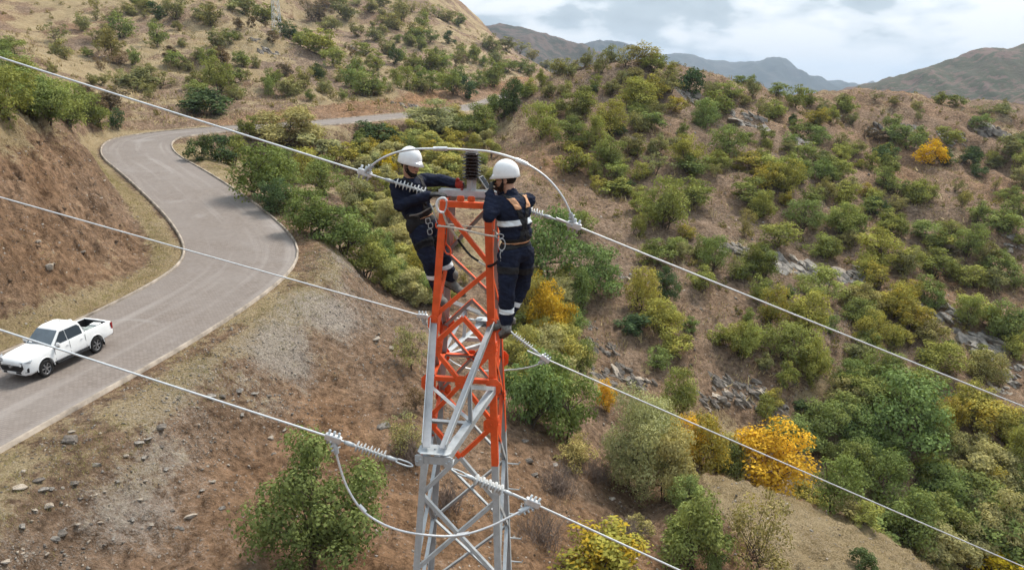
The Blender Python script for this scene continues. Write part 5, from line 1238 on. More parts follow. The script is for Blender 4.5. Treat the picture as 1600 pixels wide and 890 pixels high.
def box_part(name, c, d, mat, parent, bev=0.01, rot=None):
    bm = bmesh.new(); bmesh.ops.create_cube(bm, size=1); bmesh.ops.transform(bm, matrix=Matrix.Diagonal((d[0], d[1], d[2], 1)), verts=bm.verts)
    if bev: bmesh.ops.bevel(bm, geom=list(bm.edges), offset=bev, segments=2, affect='EDGES')
    o = link(name, bm_mesh(name, bm), mat, parent, c)
    if rot: o.rotation_euler = rot
    return o
def build_truck():
    zr = float(-12.37)+0.39      # wheel hubs of the near side, surveyed
    f, r = atZ(73.5, 573.5, zr), atZ(152.5, 539.0, zr)
    hd = Vector((f[0]-r[0], f[1]-r[1], 0)); TS = hd.length/3.09; hd.normalize(); left = Vector((-hd.y, hd.x, 0))
    mid = (Vector(f)+Vector(r))/2-left*0.92*TS
    def rz(p):
        d, z = road_dist(np.array([p.x]), np.array([p.y])); return float(z[0])+0.03*(1-min(1, abs(d[0])/ROAD_HALF))
    zf, zb = rz(mid+hd*1.545), rz(mid-hd*1.545)
    root = empty('pickup_truck', (mid.x, mid.y, (zf+zb)/2)); root.rotation_euler = Euler((0, -math.atan2(zf-zb, 3.09), math.atan2(hd.y, hd.x)))
    root.scale = (TS, TS, TS*1.17); tag(root, 'white double cab pickup truck parked on the near stretch of road', 'pickup truck')
    bm = bmesh.new()
    def sec(hb, zb_, hm, zm, hs, zs, hc, zc): return [(0.001, zb_), (hb, zb_), (hm, zb_+0.10), (hm+0.012, zm), (hm-0.01, zm+0.14), (hs, zs), (hs-0.07, zs+(zc-zs)*0.55), (hc, zc), (0.001, zc+0.012)]
    loft(bm, [(2.56, sec(0.50, 0.42, 0.60, 0.66, 0.58, 0.86, 0.4, 0.90)), (2.50, sec(0.68, 0.38, 0.78, 0.66, 0.74, 0.93, 0.5, 0.98)), (2.32, sec(0.78, 0.36, 0.88, 0.68, 0.82, 1.00, 0.6, 1.045)), (2.0, sec(0.80, 0.38, 0.915, 0.70, 0.855, 1.055, 0.66, 1.105)),
              (1.5, sec(0.80, 0.40, 0.93, 0.72, 0.865, 1.09, 0.68, 1.150)), (1.05, sec(0.80, 0.42, 0.915, 0.72, 0.87, 1.11, 0.70, 1.175)), (0.90, sec(0.80, 0.42, 0.91, 0.72, 0.875, 1.13, 0.72, 1.175)), (0.0, sec(0.80, 0.42, 0.91, 0.72, 0.875, 1.145, 0.72, 1.16)), (-0.85, sec(0.80, 0.42, 0.91, 0.72, 0.875, 1.16, 0.78, 1.17)),
              (-1.0, sec(0.80, 0.43, 0.915, 0.73, 0.88, 1.165, 0.80, 1.18)), (-1.55, sec(0.80, 0.44, 0.93, 0.74, 0.885, 1.17, 0.80, 1.185)), (-2.2, sec(0.80, 0.46, 0.915, 0.75, 0.88, 1.175, 0.80, 1.19)), (-2.66, sec(0.78, 0.50, 0.90, 0.77, 0.87, 1.18, 0.80, 1.195)), (-2.72, sec(0.74, 0.54, 0.87, 0.78, 0.85, 1.15, 0.78, 1.165))])
    o = link('body', bm_mesh('body', bm), None)
    cut = []
    for x in (1.545, -1.545):
        b = bmesh.new(); bmesh.ops.create_cone(b, cap_ends=True, segments=32, radius1=0.455, radius2=0.455, depth=2.4, matrix=Matrix.Translation((x, 0, 0.41))@Matrix.Rotation(math.pi/2, 4, 'X')); cut.append(b)
    b = bmesh.new(); bmesh.ops.create_cube(b, size=1, matrix=Matrix.Translation((-1.82, 0, 1.12))@Matrix.Diagonal((1.48, 1.50, 0.80, 1))); cut.append(b)
    tmp = []
    for b in cut:
        q = bpy.data.objects.new('cut', bm_mesh('cut', b)); COL.objects.link(q); tmp.append(q)
        m = o.modifiers.new('b', 'BOOLEAN'); m.operation = 'DIFFERENCE'; m.object = q; m.solver = 'EXACT'
    bv = o.modifiers.new('v', 'BEVEL'); bv.width = 0.018; bv.segments = 2; bv.limit_method = 'ANGLE'; bv.angle_limit = math.radians(35)
    me = eval_mesh(o, 'body'); bpy.data.objects.remove(o)
    for q in tmp: bpy.data.objects.remove(q)
    for p in me.polygons: p.use_smooth = True
    me.materials.clear()
    try: me.set_sharp_from_angle(angle=math.radians(40))
    except Exception: pass
    body = link('body', me, CARW, root)
    # wheel wells and underside
    box_part('underbody', (-0.1, 0, 0.56), (4.5, 1.42, 0.28), CBLACK, root, 0.02)
    box_part('bed_liner', (-1.82, 0, 0.735), (1.46, 1.48, 0.02), CBLACK, root, 0)
    for s in (-1, 1): box_part('bed_liner', (-1.82, s*0.742, 0.95), (1.46, 0.012, 0.43), CBLACK, root, 0)
    for x in (-1.088, -2.552): box_part('bed_liner', (x, 0, 0.95), (0.012, 1.48, 0.43), CBLACK, root, 0)
    # cabin
    bm = bmesh.new(); G = {}
    st = [(1.02, 0.80, 1.14), (0.34, 0.665, 1.70), (0.08, 0.665, 1.765), (-0.60, 0.665, 1.775), (-0.84, 0.655, 1.72), (-1.02, 0.80, 1.15)]
    low = [(1.02, 0.80), (0.34, 0.855), (0.08, 0.86), (-0.60, 0.86), (-0.84, 0.855), (-1.02, 0.83)]
    rings = []
    for (x, h, z), (xl, hl) in zip(st, low):
        zl = 1.13
        pts = [(0.001, zl), (hl, zl), (h+(hl-h)*0.12, z-0.10) if z > 1.3 else (hl-0.005, z), (h, z-0.035) if z > 1.3 else (hl-0.02, z+0.004), (h-0.09, z) if z > 1.3 else (hl-0.1, z+0.008), (0.001, z+0.018)]
        rings.append((xl, pts))
    loft(bm, rings)
    bmesh.ops.bevel(bm, geom=[e for e in bm.edges if e.is_manifold and e.calc_face_angle(0) > 0.45], offset=0.025, segments=2, affect='EDGES')
    cab = link('cabin', bm_mesh('cabin', bm), CARW, root)
    quad_panel('windscreen', [(0.985, -0.74, 1.175), (0.985, 0.74, 1.175), (0.385, 0.61, 1.675), (0.385, -0.61, 1.675)], WSCREEN, root, 0.02, 0.012)
    quad_panel('rear_window', [(-1.005, 0.66, 1.24), (-1.005, -0.66, 1.24), (-0.868, -0.58, 1.64), (-0.868, 0.58, 1.64)], CGLASS, root, 0.02, 0.010)
    for s in (-1, 1):
        def sp(x, z):   # on the tilted side of the cabin
            t = (z-1.13)/(1.66-1.13); return (x, s*(0.862+(0.697-0.862)*t), z)
        W1 = [sp(0.84, 1.18), sp(0.10, 1.18), sp(0.10, 1.63), sp(0.33, 1.63)]; W2 = [sp(0.06, 1.18), sp(-0.84, 1.20), sp(-0.80, 1.54), sp(-0.68, 1.64), sp(0.06, 1.63)]
        for w in (W1, W2): quad_panel('side_window', w if s < 0 else w[::-1], CGLASS, root, 0.02, 0.012)
        for x0 in (0.93, 0.03, -0.93): quad_panel('door_seam', ([(x0, s*0.921, 0.55), (x0+0.012, s*0.921, 0.55), (x0+0.012, s*0.90, 1.12), (x0, s*0.90, 1.12)])[::(1 if s < 0 else -1)], CBLACK, root, 0.01, 0.002)
        for x0 in (0.16, -0.72): box_part('door_handle', (x0, s*0.915, 1.0), (0.17, 0.03, 0.035), CHROME if False else CARW, root, 0.01)
        box_part('mirror', (0.80, s*1.02, 1.22), (0.12, 0.22, 0.17), CARW, root, 0.035); box_part('mirror_base', (0.80, s*0.98, 1.125), (0.10, 0.24, 0.05), CBLACK, root, 0.015)
        box_part('side_step', (0.0, s*0.93, 0.40), (1.95, 0.16, 0.07), CBLACK, root, 0.02)
        quad_panel('headlamp', ([(2.505, s*0.70, 0.885), (2.28, s*0.885, 0.91), (2.19, s*0.885, 1.0), (2.42, s*0.79, 0.965), (2.515, s*0.50, 0.915)])[::(1 if s > 0 else -1)], LAMP, root, 0.16, 0.05)
        quad_panel('fog_lamp_recess', ([(2.50, s*0.71, 0.50), (2.38, s*0.835, 0.52), (2.37, s*0.845, 0.72), (2.46, s*0.76, 0.66)])[::(1 if s > 0 else -1)], CBLACK, root, 0.16, 0.045)
        box_part('tail_lamp', (-2.67, s*0.865, 0.98), (0.14, 0.09, 0.32), REDL, root, 0.02)
        box_part('mud_flap', (-2.03, s*0.83, 0.36), (0.02, 0.22, 0.28), CBLACK, root, 0.005); box_part('mud_flap', (1.08, s*0.83, 0.40), (0.02, 0.18, 0.2), CBLACK, root, 0.005)
        for x in (1.545, -1.545):     # wheels
            w = empty('wheel', (x, s*0.80, 0.39)); w.parent = root
            prof = [(0.22, -0.12), (0.33, -0.13), (0.375, -0.11), (0.39, -0.06), (0.39, 0.06), (0.375, 0.11), (0.33, 0.13), (0.25, 0.12), (0.25, 0.04)]
            V = []; Fs = []; seg = 32
            for rr_, y in prof:
                for i in range(seg): a = 2*math.pi*i/seg; V.append((rr_*math.cos(a), y*s, rr_*math.sin(a)))
            for k in range(len(prof)-1):
                for i in range(seg): Fs.append((k*seg+i, k*seg+(i+1) % seg, (k+1)*seg+(i+1) % seg, (k+1)*seg+i))
            link('tyre', mesh_np('tyre', V, Fs), TYRE, w)
            b = bmesh.new(); M = Matrix.Rotation(math.pi/2, 4, 'X')
            bmesh.ops.create_cone(b, cap_ends=True, segments=24, radius1=0.06, radius2=0.05, depth=0.06, matrix=Matrix.Translation((0, s*0.10, 0))@M)
            for k in range(6):
                a = k*math.pi/3
                for q in (-0.09, 0.09): bmesh.ops.create_cube(b, size=1, matrix=Matrix.Rotation(-(a+q), 4, 'Y')@Matrix.Translation((0.145, s*0.085, 0))@Matrix.Diagonal((0.20, 0.03, 0.030, 1)))
            V2, F2 = tube_np([(0.248*math.cos(t), s*0.09, 0.248*math.sin(t)) for t in np.linspace(0, 2*math.pi, 30)], [0.02]*30, 6)
            mm = mesh_np('ring', V2, F2); b.from_mesh(mm); link('rim', bm_mesh('rim', b), RIMM, w)
            b = bmesh.new(); bmesh.ops.create_cone(b, cap_ends=True, segments=24, radius1=0.24, radius2=0.24, depth=0.05, matrix=Matrix.Translation((0, s*0.02, 0))@M); link('brake_disc', bm_mesh('brake_disc', b), CBLACK, w)
            V2, F2 = tube_np([(x+0.465*math.cos(t), s*0.925, 0.41+0.465*math.sin(t)) for t in np.linspace(-0.05, math.pi+0.05, 24)], [0.018]*24, 6); link('wheel_arch_trim', mesh_np('trim', V2, F2), CARW, root)
    # nose
    quad_panel('grille', [(2.578, -0.55, 0.55), (2.578, 0.55, 0.55), (2.55, 0.69, 0.70), (2.515, 0.64, 0.93), (2.515, -0.64, 0.93), (2.55, -0.69, 0.70)], CBLACK, root, 0.12, 0.02)
    quad_panel('lower_intake', [(2.55, -0.55, 0.44), (2.55, 0.55, 0.44), (2.57, 0.5, 0.52), (2.57, -0.5, 0.52)], CBLACK, root, 0.04, 0.012)
    for s in (-1, 1): quad_panel('grille_trim', ([(2.545, s*0.50, 0.585), (2.515, s*0.64, 0.60), (2.51, s*0.70, 0.75), (2.53, s*0.635, 0.72)])[::(1 if s > 0 else -1)], CHROME, root, 0.04, 0.03)
    for z in (0.66, 0.73, 0.80): box_part('grille_bar', (2.575, 0, z), (0.02, 1.0, 0.016), CBLACK, root, 0)
    def ringy(cy, cz, ry, rz_): return tube_np([(2.600, cy+ry*math.cos(t), cz+rz_*math.sin(t)) for t in np.linspace(0, 2*math.pi, 24)], [0.010]*24, 5)
    V2, F2 = join_np([ringy(0, 0.775, 0.105, 0.068), ringy(0, 0.775, 0.036, 0.060), ringy(0, 0.805, 0.080, 0.028)]); link('emblem', mesh_np('emblem', V2, F2), CHROME, root)
    box_part('number_plate', (2.60, 0, 0.50), (0.015, 0.52, 0.11), simple_mat('plate_white', (0.68, 0.68, 0.68), 0.4, 0, 0.4, 0.1), root, 0.004)
    box_part('rear_bumper', (-2.76, 0, 0.58), (0.14, 1.62, 0.18), CHROME, root, 0.03); box_part('tailgate_trim', (-2.735, 0, 1.0), (0.02, 1.2, 0.03), CBLACK, root, 0)
    V2, F2 = tube_np([(-0.35, 0.0, 1.79), (-0.42, 0, 1.84), (-0.50, 0, 1.86)], [0.012, 0.010, 0.006], 5); link('aerial', mesh_np('aerial', V2, F2), CBLACK, root)
    quad_panel('bonnet_seam', [(1.06, -0.72, 1.186), (1.06, 0.72, 1.186), (1.05, 0.72, 1.188), (1.05, -0.72, 1.188)], CBLACK, root, 0.006, 0.006)
    quad_panel('dashboard_paper', [(0.955, -0.62, 1.205), (0.955, -0.42, 1.205), (0.88, -0.42, 1.262), (0.88, -0.62, 1.262)], CARW, root, 0.004, 0.018)
    bpy.context.view_layer.update()
    M = root.matrix_world
    def cargo(name, label, cat, c, rot=(0, 0, 0)):
        e = empty(name, M@Vector(c)); e.scale = (TS, TS, TS); e.rotation_euler = (M.to_3x3().normalized()@Euler(rot).to_matrix()).to_euler(); tag(e, label, cat); return e
    GRN = simple_mat('grey_green_metal', (0.30, 0.34, 0.33), 0.5, 0.2, 0.4, 0.3, 6)
    e = cargo('equipment_case', 'grey green metal equipment case lying in the pickup bed', 'case', (-1.72, 0.28, 0.755), (0, 0, 0.1))
    box_part('case_body', (0, 0, 0.17), (0.75, 0.40, 0.34), GRN, e, 0.03); box_part('case_lid', (0, 0, 0.365), (0.77, 0.42, 0.05), GRN, e, 0.015); box_part('case_strap', (0.2, 0, 0.20), (0.05, 0.43, 0.40), CBLACK, e, 0.005)
    e = cargo('white_crate', 'white box standing at the tail end of the pickup bed', 'box', (-2.22, 0.30, 0.755), (0, 0, 0.2))
    box_part('crate_body', (0, 0, 0.22), (0.36, 0.42, 0.44), CARW, e, 0.03); box_part('crate_lid', (0, 0, 0.45), (0.38, 0.44, 0.03), CARW, e, 0.01)
    e = cargo('work_lamp', 'white domed lamp unit standing behind the cab of the pickup', 'lamp', (-1.28, -0.35, 0.755))
    box_part('stand', (0, 0, 0.36), (0.06, 0.06, 0.74), CBLACK, e, 0.01); bm = bmesh.new(); bmesh.ops.create_uvsphere(bm, u_segments=16, v_segments=10, radius=0.14, matrix=Matrix.Translation((0, 0, 0.86))@Matrix.Diagonal((1, 1, 0.75, 1))); link('dome', bm_mesh('dome', bm, True), CARW, e)
    for i, (y, zz, c) in enumerate(((-0.1, 0.80, GALV), (0.02, 0.84, GALV), (-0.22, 0.82, CBLACK), (-0.45, 0.80, GALV))):
        e = cargo('steel_bar', ['thin grey steel bar lying lengthwise in the pickup bed', 'grey steel bar beside the case in the pickup bed', 'black steel bar lying in the pickup bed', 'outer grey steel bar along the far side of the pickup bed'][i], 'bar', (-1.75, y, zz))
        V2, F2 = tube_np([(-0.70, 0, 0), (0, 0, 0.10+0.05*i), (0.60, 0.05, 0.28+0.03*i)], [0.03, 0.03, 0.03], 6); link('shaft', mesh_np('shaft', V2, F2), c, e)
        lathe_ = tube_np([(0.57, 0.05, 0.27+0.03*i), (0.63, 0.05, 0.29+0.03*i)], [0.05, 0.05], 8); link('end_collar', mesh_np('end_collar', *lathe_), CBLACK, e)
build_truck()
# ------------------------------------------------------------------ rocks, stones, grass, brush and more bushes
def rock_material(name, a, b, lich):
    k = NM(name); v = k.coord('Object'); n = k.noise(3.0, 8, 0.7, v); w = k.noise(0.9, 4, 0.6, v)
    c = k.mix(k.ramp(n, [(0.34, 0.0), (0.66, 1.0)]), a, b); c = k.mix(k.ramp(w, [(0.52, 0.0), (0.66, 0.7)]), c, lich)
    return k.principled(c, 0.9, 0, k.bump(n, 0.9, 0.12), 0.2)
ROCK = [rock_material('grey_rock', (0.13, 0.118, 0.105), (0.34, 0.305, 0.27), (0.44, 0.40, 0.355)), rock_material('dark_slate_rock', (0.075, 0.066, 0.058), (0.22, 0.19, 0.165), (0.28, 0.24, 0.20)), rock_material('tan_rock', (0.27, 0.22, 0.17), (0.48, 0.41, 0.34), (0.52, 0.47, 0.41))]
def rock_mesh(seed, flat=0.6, n=16):
    rng = np.random.default_rng(seed); bm = bmesh.new()
    for i in range(n):
        d = rng.normal(size=3); d /= np.linalg.norm(d); d = d*np.array([0.5, 0.42, 0.5*flat])*rng.uniform(0.8, 1.15); bm.verts.new(d)
    r = bmesh.ops.convex_hull(bm, input=bm.verts[:]); bmesh.ops.delete(bm, geom=[v for v in bm.verts if not v.link_faces], context='VERTS')
    bmesh.ops.triangulate(bm, faces=bm.faces); bmesh.ops.bevel(bm, geom=list(bm.edges), offset=0.018, segments=1, affect='EDGES')
    bmesh.ops.recalc_face_normals(bm, faces=bm.faces); return bm_mesh('rock', bm)
ROCKS = {m: [rock_mesh(100+i+m*20, 0.45+0.1*(i % 4)) for i in range(6)] for m in range(3)}
for m, L in ROCKS.items():
    for me in L: me.materials.append(ROCK[m])
def outcrops():
    LIST = [(1074, 150, 42, 36, 0), (1169, 196, 52, 34, 0), (1257, 224, 36, 20, 0), (1364, 205, 34, 18, 1), (1490, 220, 44, 20, 0), (1556, 205, 64, 34, 1), (1240, 418, 92, 40, 0), (1325, 436, 62, 28, 0), (1580, 378, 24, 14, 0), (1417, 464, 40, 18, 1), (1468, 490, 52, 26, 0), (1543, 545, 72, 46, 0), (1590, 588, 40, 28, 0),
            (1169, 618, 52, 30, 1), (1216, 642, 36, 20, 1), (1562, 608, 30, 16, 2), (1151, 392, 54, 28, 0), (981, 432, 22, 14, 0), (940, 542, 52, 22, 1), (926, 508, 14, 12, 0), (980, 590, 40, 26, 1), (942, 588, 36, 22, 1), (1009, 600, 30, 18, 1), (1138, 610, 50, 32, 1), (1185, 612, 36, 24, 0), (1108, 628, 30, 16, 1), (418, 82, 26, 14, 1), (398, 62, 22, 10, 1), (1320, 185, 26, 12, 1), (1420, 200, 30, 14, 0), (560, 80, 24, 10, 0), (640, 165, 60, 14, 1), (1010, 440, 26, 12, 1), (1060, 330, 22, 10, 0), (1440, 300, 26, 14, 0), (1350, 420, 30, 14, 0)]
    P, ok = survey([l[0] for l in LIST], [l[1] for l in LIST]); rng = random.Random(3)
    near = {}
    items = []
    for (px, py, w, h, m), p, k in zip(LIST, P, ok):
        if not k: continue
        depth = p[1]*math.cos(PITCH)-p[2]*math.sin(PITCH); W = w*depth/F_PX; Hh = h*depth/F_PX
        root = empty('rock_outcrop', p); root['category'] = 'rock'; root['group'] = 'rock outcrops on the hills'
        n = 14+int(w/3)
        for i in range(n):
            x, y = rng.uniform(-0.5, 0.5)*W, rng.uniform(-0.6, 0.6)*Hh*1.3
            s = rng.uniform(0.13, 0.46)*min(W, Hh*1.8)
            o = link('rock', rng.choice(ROCKS[m if rng.random() < 0.75 else rng.randrange(3)]), None, root)
            z = float(height(np.array([p[0]+x]), np.array([p[1]+y]))[0])-p[2]
            o.location = (x, y, z-s*0.02); o.scale = (s*rng.uniform(0.9, 1.7), s*rng.uniform(0.7, 1.1), s*rng.uniform(0.6, 1.1)); o.rotation_euler = (rng.uniform(-0.5, 0.5), 0.45+rng.uniform(-0.4, 0.4), -0.5+rng.uniform(-0.5, 0.5))
        items.append(dict(obj=root, colour=['weathered grey', 'dark slaty', 'tan'][m], kind='rock outcrop', px=px, py=py, size='broad' if w > 45 else 'small'))
    unique_labels(items)
outcrops()
def big_stones():
    s = 2.696; Z = """297 345 62 34 1;302 310 28 20 2;164 516 46 30 1;312 530 40 30 1;182 556 40 30 0;214 552 30 24 0;205 622 42 26 2;98 712 42 26 0;262 738 44 34 1;232 764 48 28 0;82 545 56 26 2;678 292 56 34 1;584 358 38 24 0;627 342 34 20 0;1008 142 40 36 0;936 162 34 20 1;886 160 44 22 0;408 452 40 24 0;612 518 20 18 2;590 594 32 20 2;728 642 24 22 1;802 664 50 38 2;938 634 28 22 0;746 714 24 20 0;766 718 22 22 0;200 826 24 20 2;24 858 40 26 2;1022 240 26 18 0;1142 336 24 24 2;500 520 22 16 0;440 560 24 16 2;340 590 26 18 1;560 680 26 18 0;640 700 22 16 2;850 560 22 16 0;900 520 24 18 2;700 470 24 16 0;530 412 24 16 2;610 418 30 16 0;680 372 26 16 1;1070 150 30 18 0;1130 160 26 18 1;420 690 24 18 2;150 640 22 18 2;260 610 22 18 0;330 700 20 16 2;480 760 24 18 0;1200 300 26 18 2"""
    L = [tuple(map(float, e.split())) for e in Z.split(';')]; L = [(x/s, 560+y/s, w/s, h/s, int(m)) for x, y, w, h, m in L]
    L += [(600, 668, 21, 16, 0), (588, 530, 14, 8, 2), (612, 545, 12, 8, 2), (240, 412, 0, 0, 2), (258, 400, 0, 0, 2), (820, 690, 12, 8, 1), (826, 720, 14, 10, 1), (835, 742, 12, 9, 1), (866, 727, 12, 6, 0), (955, 780, 12, 8, 2), (1072, 700, 14, 8, 0), (78, 420, 14, 22, 2), (130, 395, 10, 7, 2), (60, 380, 8, 7, 2)]
    L = [l for l in L if l[2] > 0]
    P, ok = survey([l[0] for l in L], [l[1] for l in L]); rng = random.Random(11); items = []
    for (px, py, w, h, m), p, k in zip(L, P, ok):
        if not k: continue
        depth = p[1]*math.cos(PITCH)-p[2]*math.sin(PITCH); W = w*depth/F_PX*1.25; Hh = h*depth/F_PX*1.3
        o = link('stone', rng.choice(ROCKS[m])); o.location = (p[0], p[1], p[2]+Hh*0.15); o.scale = (W, W*rng.uniform(0.7, 1.0), max(Hh, W*0.5)); o.rotation_euler = (rng.uniform(-0.25, 0.25), rng.uniform(-0.25, 0.25), rng.uniform(-0.5, 0.5))
        o['category'] = 'stone'; o['group'] = 'loose stones on the ground'
        items.append(dict(obj=o, colour=['pale grey', 'dark grey', 'tan'][m], kind='stone', px=px, py=py, size='large' if w > 15 else ('middling' if w > 10 else 'small')))
    LANDMARKS.extend([(100, 690, 'the near kerb'), (230, 640, 'the yellow grass verge'), (330, 610, 'the lower conductor'), (490, 770, 'the big green tree'), (250, 830, 'the reddish soil patch')])
    unique_labels(items)
big_stones()
def rubble(name, label, pts, size, seed, mats):
    """stones too many to count, one mesh"""
    rng = np.random.default_rng(seed); n = len(pts); z = height(pts[:, 0], pts[:, 1])
    base = []
    for i in range(8):
        bm = bmesh.new(); r2 = np.random.default_rng(seed+i)
        for q in range(9):
            d = r2.normal(size=3); d /= np.linalg.norm(d); bm.verts.new(d*np.array([0.5, 0.42, 0.32])*r2.uniform(0.8, 1.2))
        bmesh.ops.convex_hull(bm, input=bm.verts[:]); bmesh.ops.delete(bm, geom=[v for v in bm.verts if not v.link_faces], context='VERTS'); bmesh.ops.triangulate(bm, faces=bm.faces)
        bm.verts.index_update(); base.append((np.array([v.co[:] for v in bm.verts]), np.array([[v.index for v in f.verts] for f in bm.faces]))); bm.free()
    parts = []; mi = []
    for i in range(n):
        V, Fq = base[rng.integers(8)]; s = size[0]*(size[1]/size[0])**(rng.random()**2.2); a = rng.uniform(0, 6.28); c, sn = math.cos(a), math.sin(a)
        R = np.array([[c, -sn, 0], [sn, c, 0], [0, 0, 1]]); parts.append(((V*s*rng.uniform(0.7, 1.3, 3))@R.T+np.array([pts[i, 0], pts[i, 1], z[i]+s*0.08]), Fq)); mi.append(np.full(len(Fq), rng.integers(len(mats))))
    V, Fq = join_np(parts); me = mesh_np(name, V, Fq, False)
    for m in mats: me.materials.append(m)
    me.polygons.foreach_set('material_index', np.concatenate(mi).astype(np.int32)); o = link(name, me); tag(o, label, None, None, 'stuff')
rg = np.random.default_rng(8)
def pick(n, box, f):
    out = []
    while len(out) < n:
        p = np.stack([rg.uniform(box[0], box[1], 6000), rg.uniform(box[2], box[3], 6000)], 1); rd, _ = road_dist(p[:, 0], p[:, 1]); k = f(p[:, 0], p[:, 1], rd); out += list(p[rg.random(6000) < k])
    return np.array(out[:n])
inview = lambda x, y: (np.abs(x) < 0.86*y+3)
rubble('gravel', 'loose stones and gravel spread over the slope below the road', pick(12000, (-20, 14, 14, 48), lambda x, y, r: inview(x, y)*(r > 3.9)*(0.3+0.7*smooth01(1-np.abs(r-7)/4.5))*(0.25+0.75*(fbm(x/2, y/2, 3, 61) > 0))*smooth01((18-r)/6)), (0.025, 0.18), 3, ROCK)
rubble('gravel', 'rubble lying over the stony right hillside', pick(2600, (0, 120, 42, 150), lambda x, y, r: inview(x, y)*(x > 2)*(fbm(x/9, y/9, 3, 66) > -0.05)*np.clip(60/y, 0, 1)), (0.10, 0.55), 5, ROCK)
rubble('gravel', 'earth clods and stones on the eroded cut bank', pick(1800, (-45, -20, 22, 70), lambda x, y, r: inview(x, y)*(r < -5.0)), (0.05, 0.32), 6, [ROCK[2], GROUND.data.materials[0], GROUND.data.materials[0]])
rubble('gravel', 'clods and stones on the near slope beside the tower', pick(2600, (-4, 30, 17, 44), lambda x, y, r: inview(x, y)*(r > 8)), (0.04, 0.26), 7, [ROCK[2], ROCK[0], GROUND.data.materials[0]])
STRAW = simple_mat('dry_grass_blades', (0.43, 0.335, 0.170), 0.9, 0, 0.1, 0.45, 0.7)
STRAWG = simple_mat('yellow_green_grass_blades', (0.31, 0.275, 0.105), 0.9, 0, 0.1, 0.4, 0.7)
def grass(name, label, pts, h, blades, seed, mat, spread=0.10, width=0.014):
    rng = np.random.default_rng(seed); n = len(pts); z = height(pts[:, 0], pts[:, 1]); m = n*blades; i = np.repeat(np.arange(n), blades)
    sc = rng.uniform(h[0], h[1], n)[i]; P = np.stack([pts[i, 0], pts[i, 1], z[i]-0.02], 1); P[:, :2] += rng.normal(size=(m, 2))*spread*(sc/h[1])[:, None]
    d = rng.normal(size=(m, 3))*0.45+np.array([0, 0, 1]); d /= np.linalg.norm(d, axis=1)[:, None]; s = np.cross(d, rng.normal(size=(m, 3))); s /= np.linalg.norm(s, axis=1)[:, None]
    w = width*rng.uniform(0.6, 1.5, m)*(sc/h[1]); tip = P+d*(sc*rng.uniform(0.5, 1.2, m))[:, None]
    V = np.stack([P-s*w[:, None], P+s*w[:, None], tip], 1).reshape(-1, 3); o = link(name, mesh_np(name, V, np.arange(3*m).reshape(-1, 3), False), mat); tag(o, label, None, None, 'stuff')
gn = lambda x, y, s: fbm(x/3, y/3, 3, s)
grass('dry_grass', 'yellow dry grass along the verges of the near road', pick(6500, (-45, -4, 14, 82), lambda x, y, r: inview(x, y)*np.maximum(smooth01(1-np.abs(r-5.4)/2.4)*(gn(x, y, 5) > -0.15), smooth01(1-np.abs(-r-4.7)/1.2))), (0.06, 0.17), 13, 1, STRAWG, 0.13, 0.007)
grass('dry_grass', 'straw tufts on the cut bank crest and face', pick(3800, (-50, -20, 24, 80), lambda x, y, r: inview(x, y)*(r < -4.6)*(0.06+0.94*smooth01((base_height(x, y)+6.5)/3))*(gn(x, y, 7) > -0.05)), (0.10, 0.30), 11, 2, STRAW, 0.16, 0.009)
grass('dry_grass', 'straw tufts dotting the near slope and the spur', pick(3600, (-16, 36, 15, 46), lambda x, y, r: inview(x, y)*(r > 6)*np.maximum(0.22*(gn(x, y, 9) > 0.12), smooth01((5-np.abs(31.6-(x-10)*0.2-y-2))/3)*(x > 9))), (0.08, 0.22), 11, 3, STRAW, 0.15, 0.007)
grass('dry_grass', 'pale dry grass on the stony right hill', pick(6000, (0, 130, 44, 165), lambda x, y, r: inview(x, y)*(x > 1)*(gn(x/2.5, y/2.5, 11) > 0.0)*np.clip(70/y, 0, 1)), (0.20, 0.60), 6, 4, STRAW, 0.3, 0.05)
grass('dry_grass', 'pale dry grass on the hillside beyond the road', pick(9000, (-180, 80, 80, 330), lambda x, y, r: inview(x, y)*(np.abs(r) > 5)*(gn(x/4, y/4, 13) > -0.05)*np.clip(140/y, 0, 1)), (0.3, 0.9), 6, 5, STRAW, 0.5, 0.09)
def dead_brush():
    rng = np.random.default_rng(2); L = [(872, 770, 60, 50, 'tangle of grey dead brush beside the tower foot'), (845, 850, 80, 60, 'grey dead brush below the near cross-arm'), (930, 745, 60, 40, 'dead brush next to the big pale willow'), (668, 850, 0, 0, ''), (980, 850, 60, 40, 'dead brush between the autumn bush and the green tree'), (700, 790, 46, 36, 'dry thorny brush seen through the tower legs'), (640, 720, 46, 40, 'dry twiggy brush left of the tower')]
    L = [l for l in L if l[2]]
    P, ok = survey([l[0] for l in L], [l[1] for l in L])
    for (px, py, w, h, lab), p in zip(L, P):
        depth = p[1]*math.cos(PITCH)-p[2]*math.sin(PITCH); W = w*depth/F_PX; Hh = h*depth/F_PX; parts = []
        for i in range(120):
            a = rng.uniform(0, 6.28); b = np.array([math.cos(a), math.sin(a), 0])*W*0.4*rng.random(); e = b+np.array([rng.normal()*W*0.22, rng.normal()*W*0.22, Hh*rng.uniform(0.3, 0.9)]); mth = (b+e)/2+rng.normal(size=3)*W*0.08
            parts.append(tube_np([b-np.array([0, 0, 0.25]), mth, e], [0.012, 0.009, 0.004], 3))
            for q in range(2): parts.append(tube_np([mth, mth+(e-mth)*0.5+rng.normal(size=3)*W*0.05, e+rng.normal(size=3)*W*0.12], [0.007, 0.005, 0.003], 3))
        V, Fq = join_np(parts); o = link('dead_brush', mesh_np('dead_brush', V, Fq), TWIG, None, p); tag(o, lab, 'brush', 'dead brush on the near slope')
dead_brush()
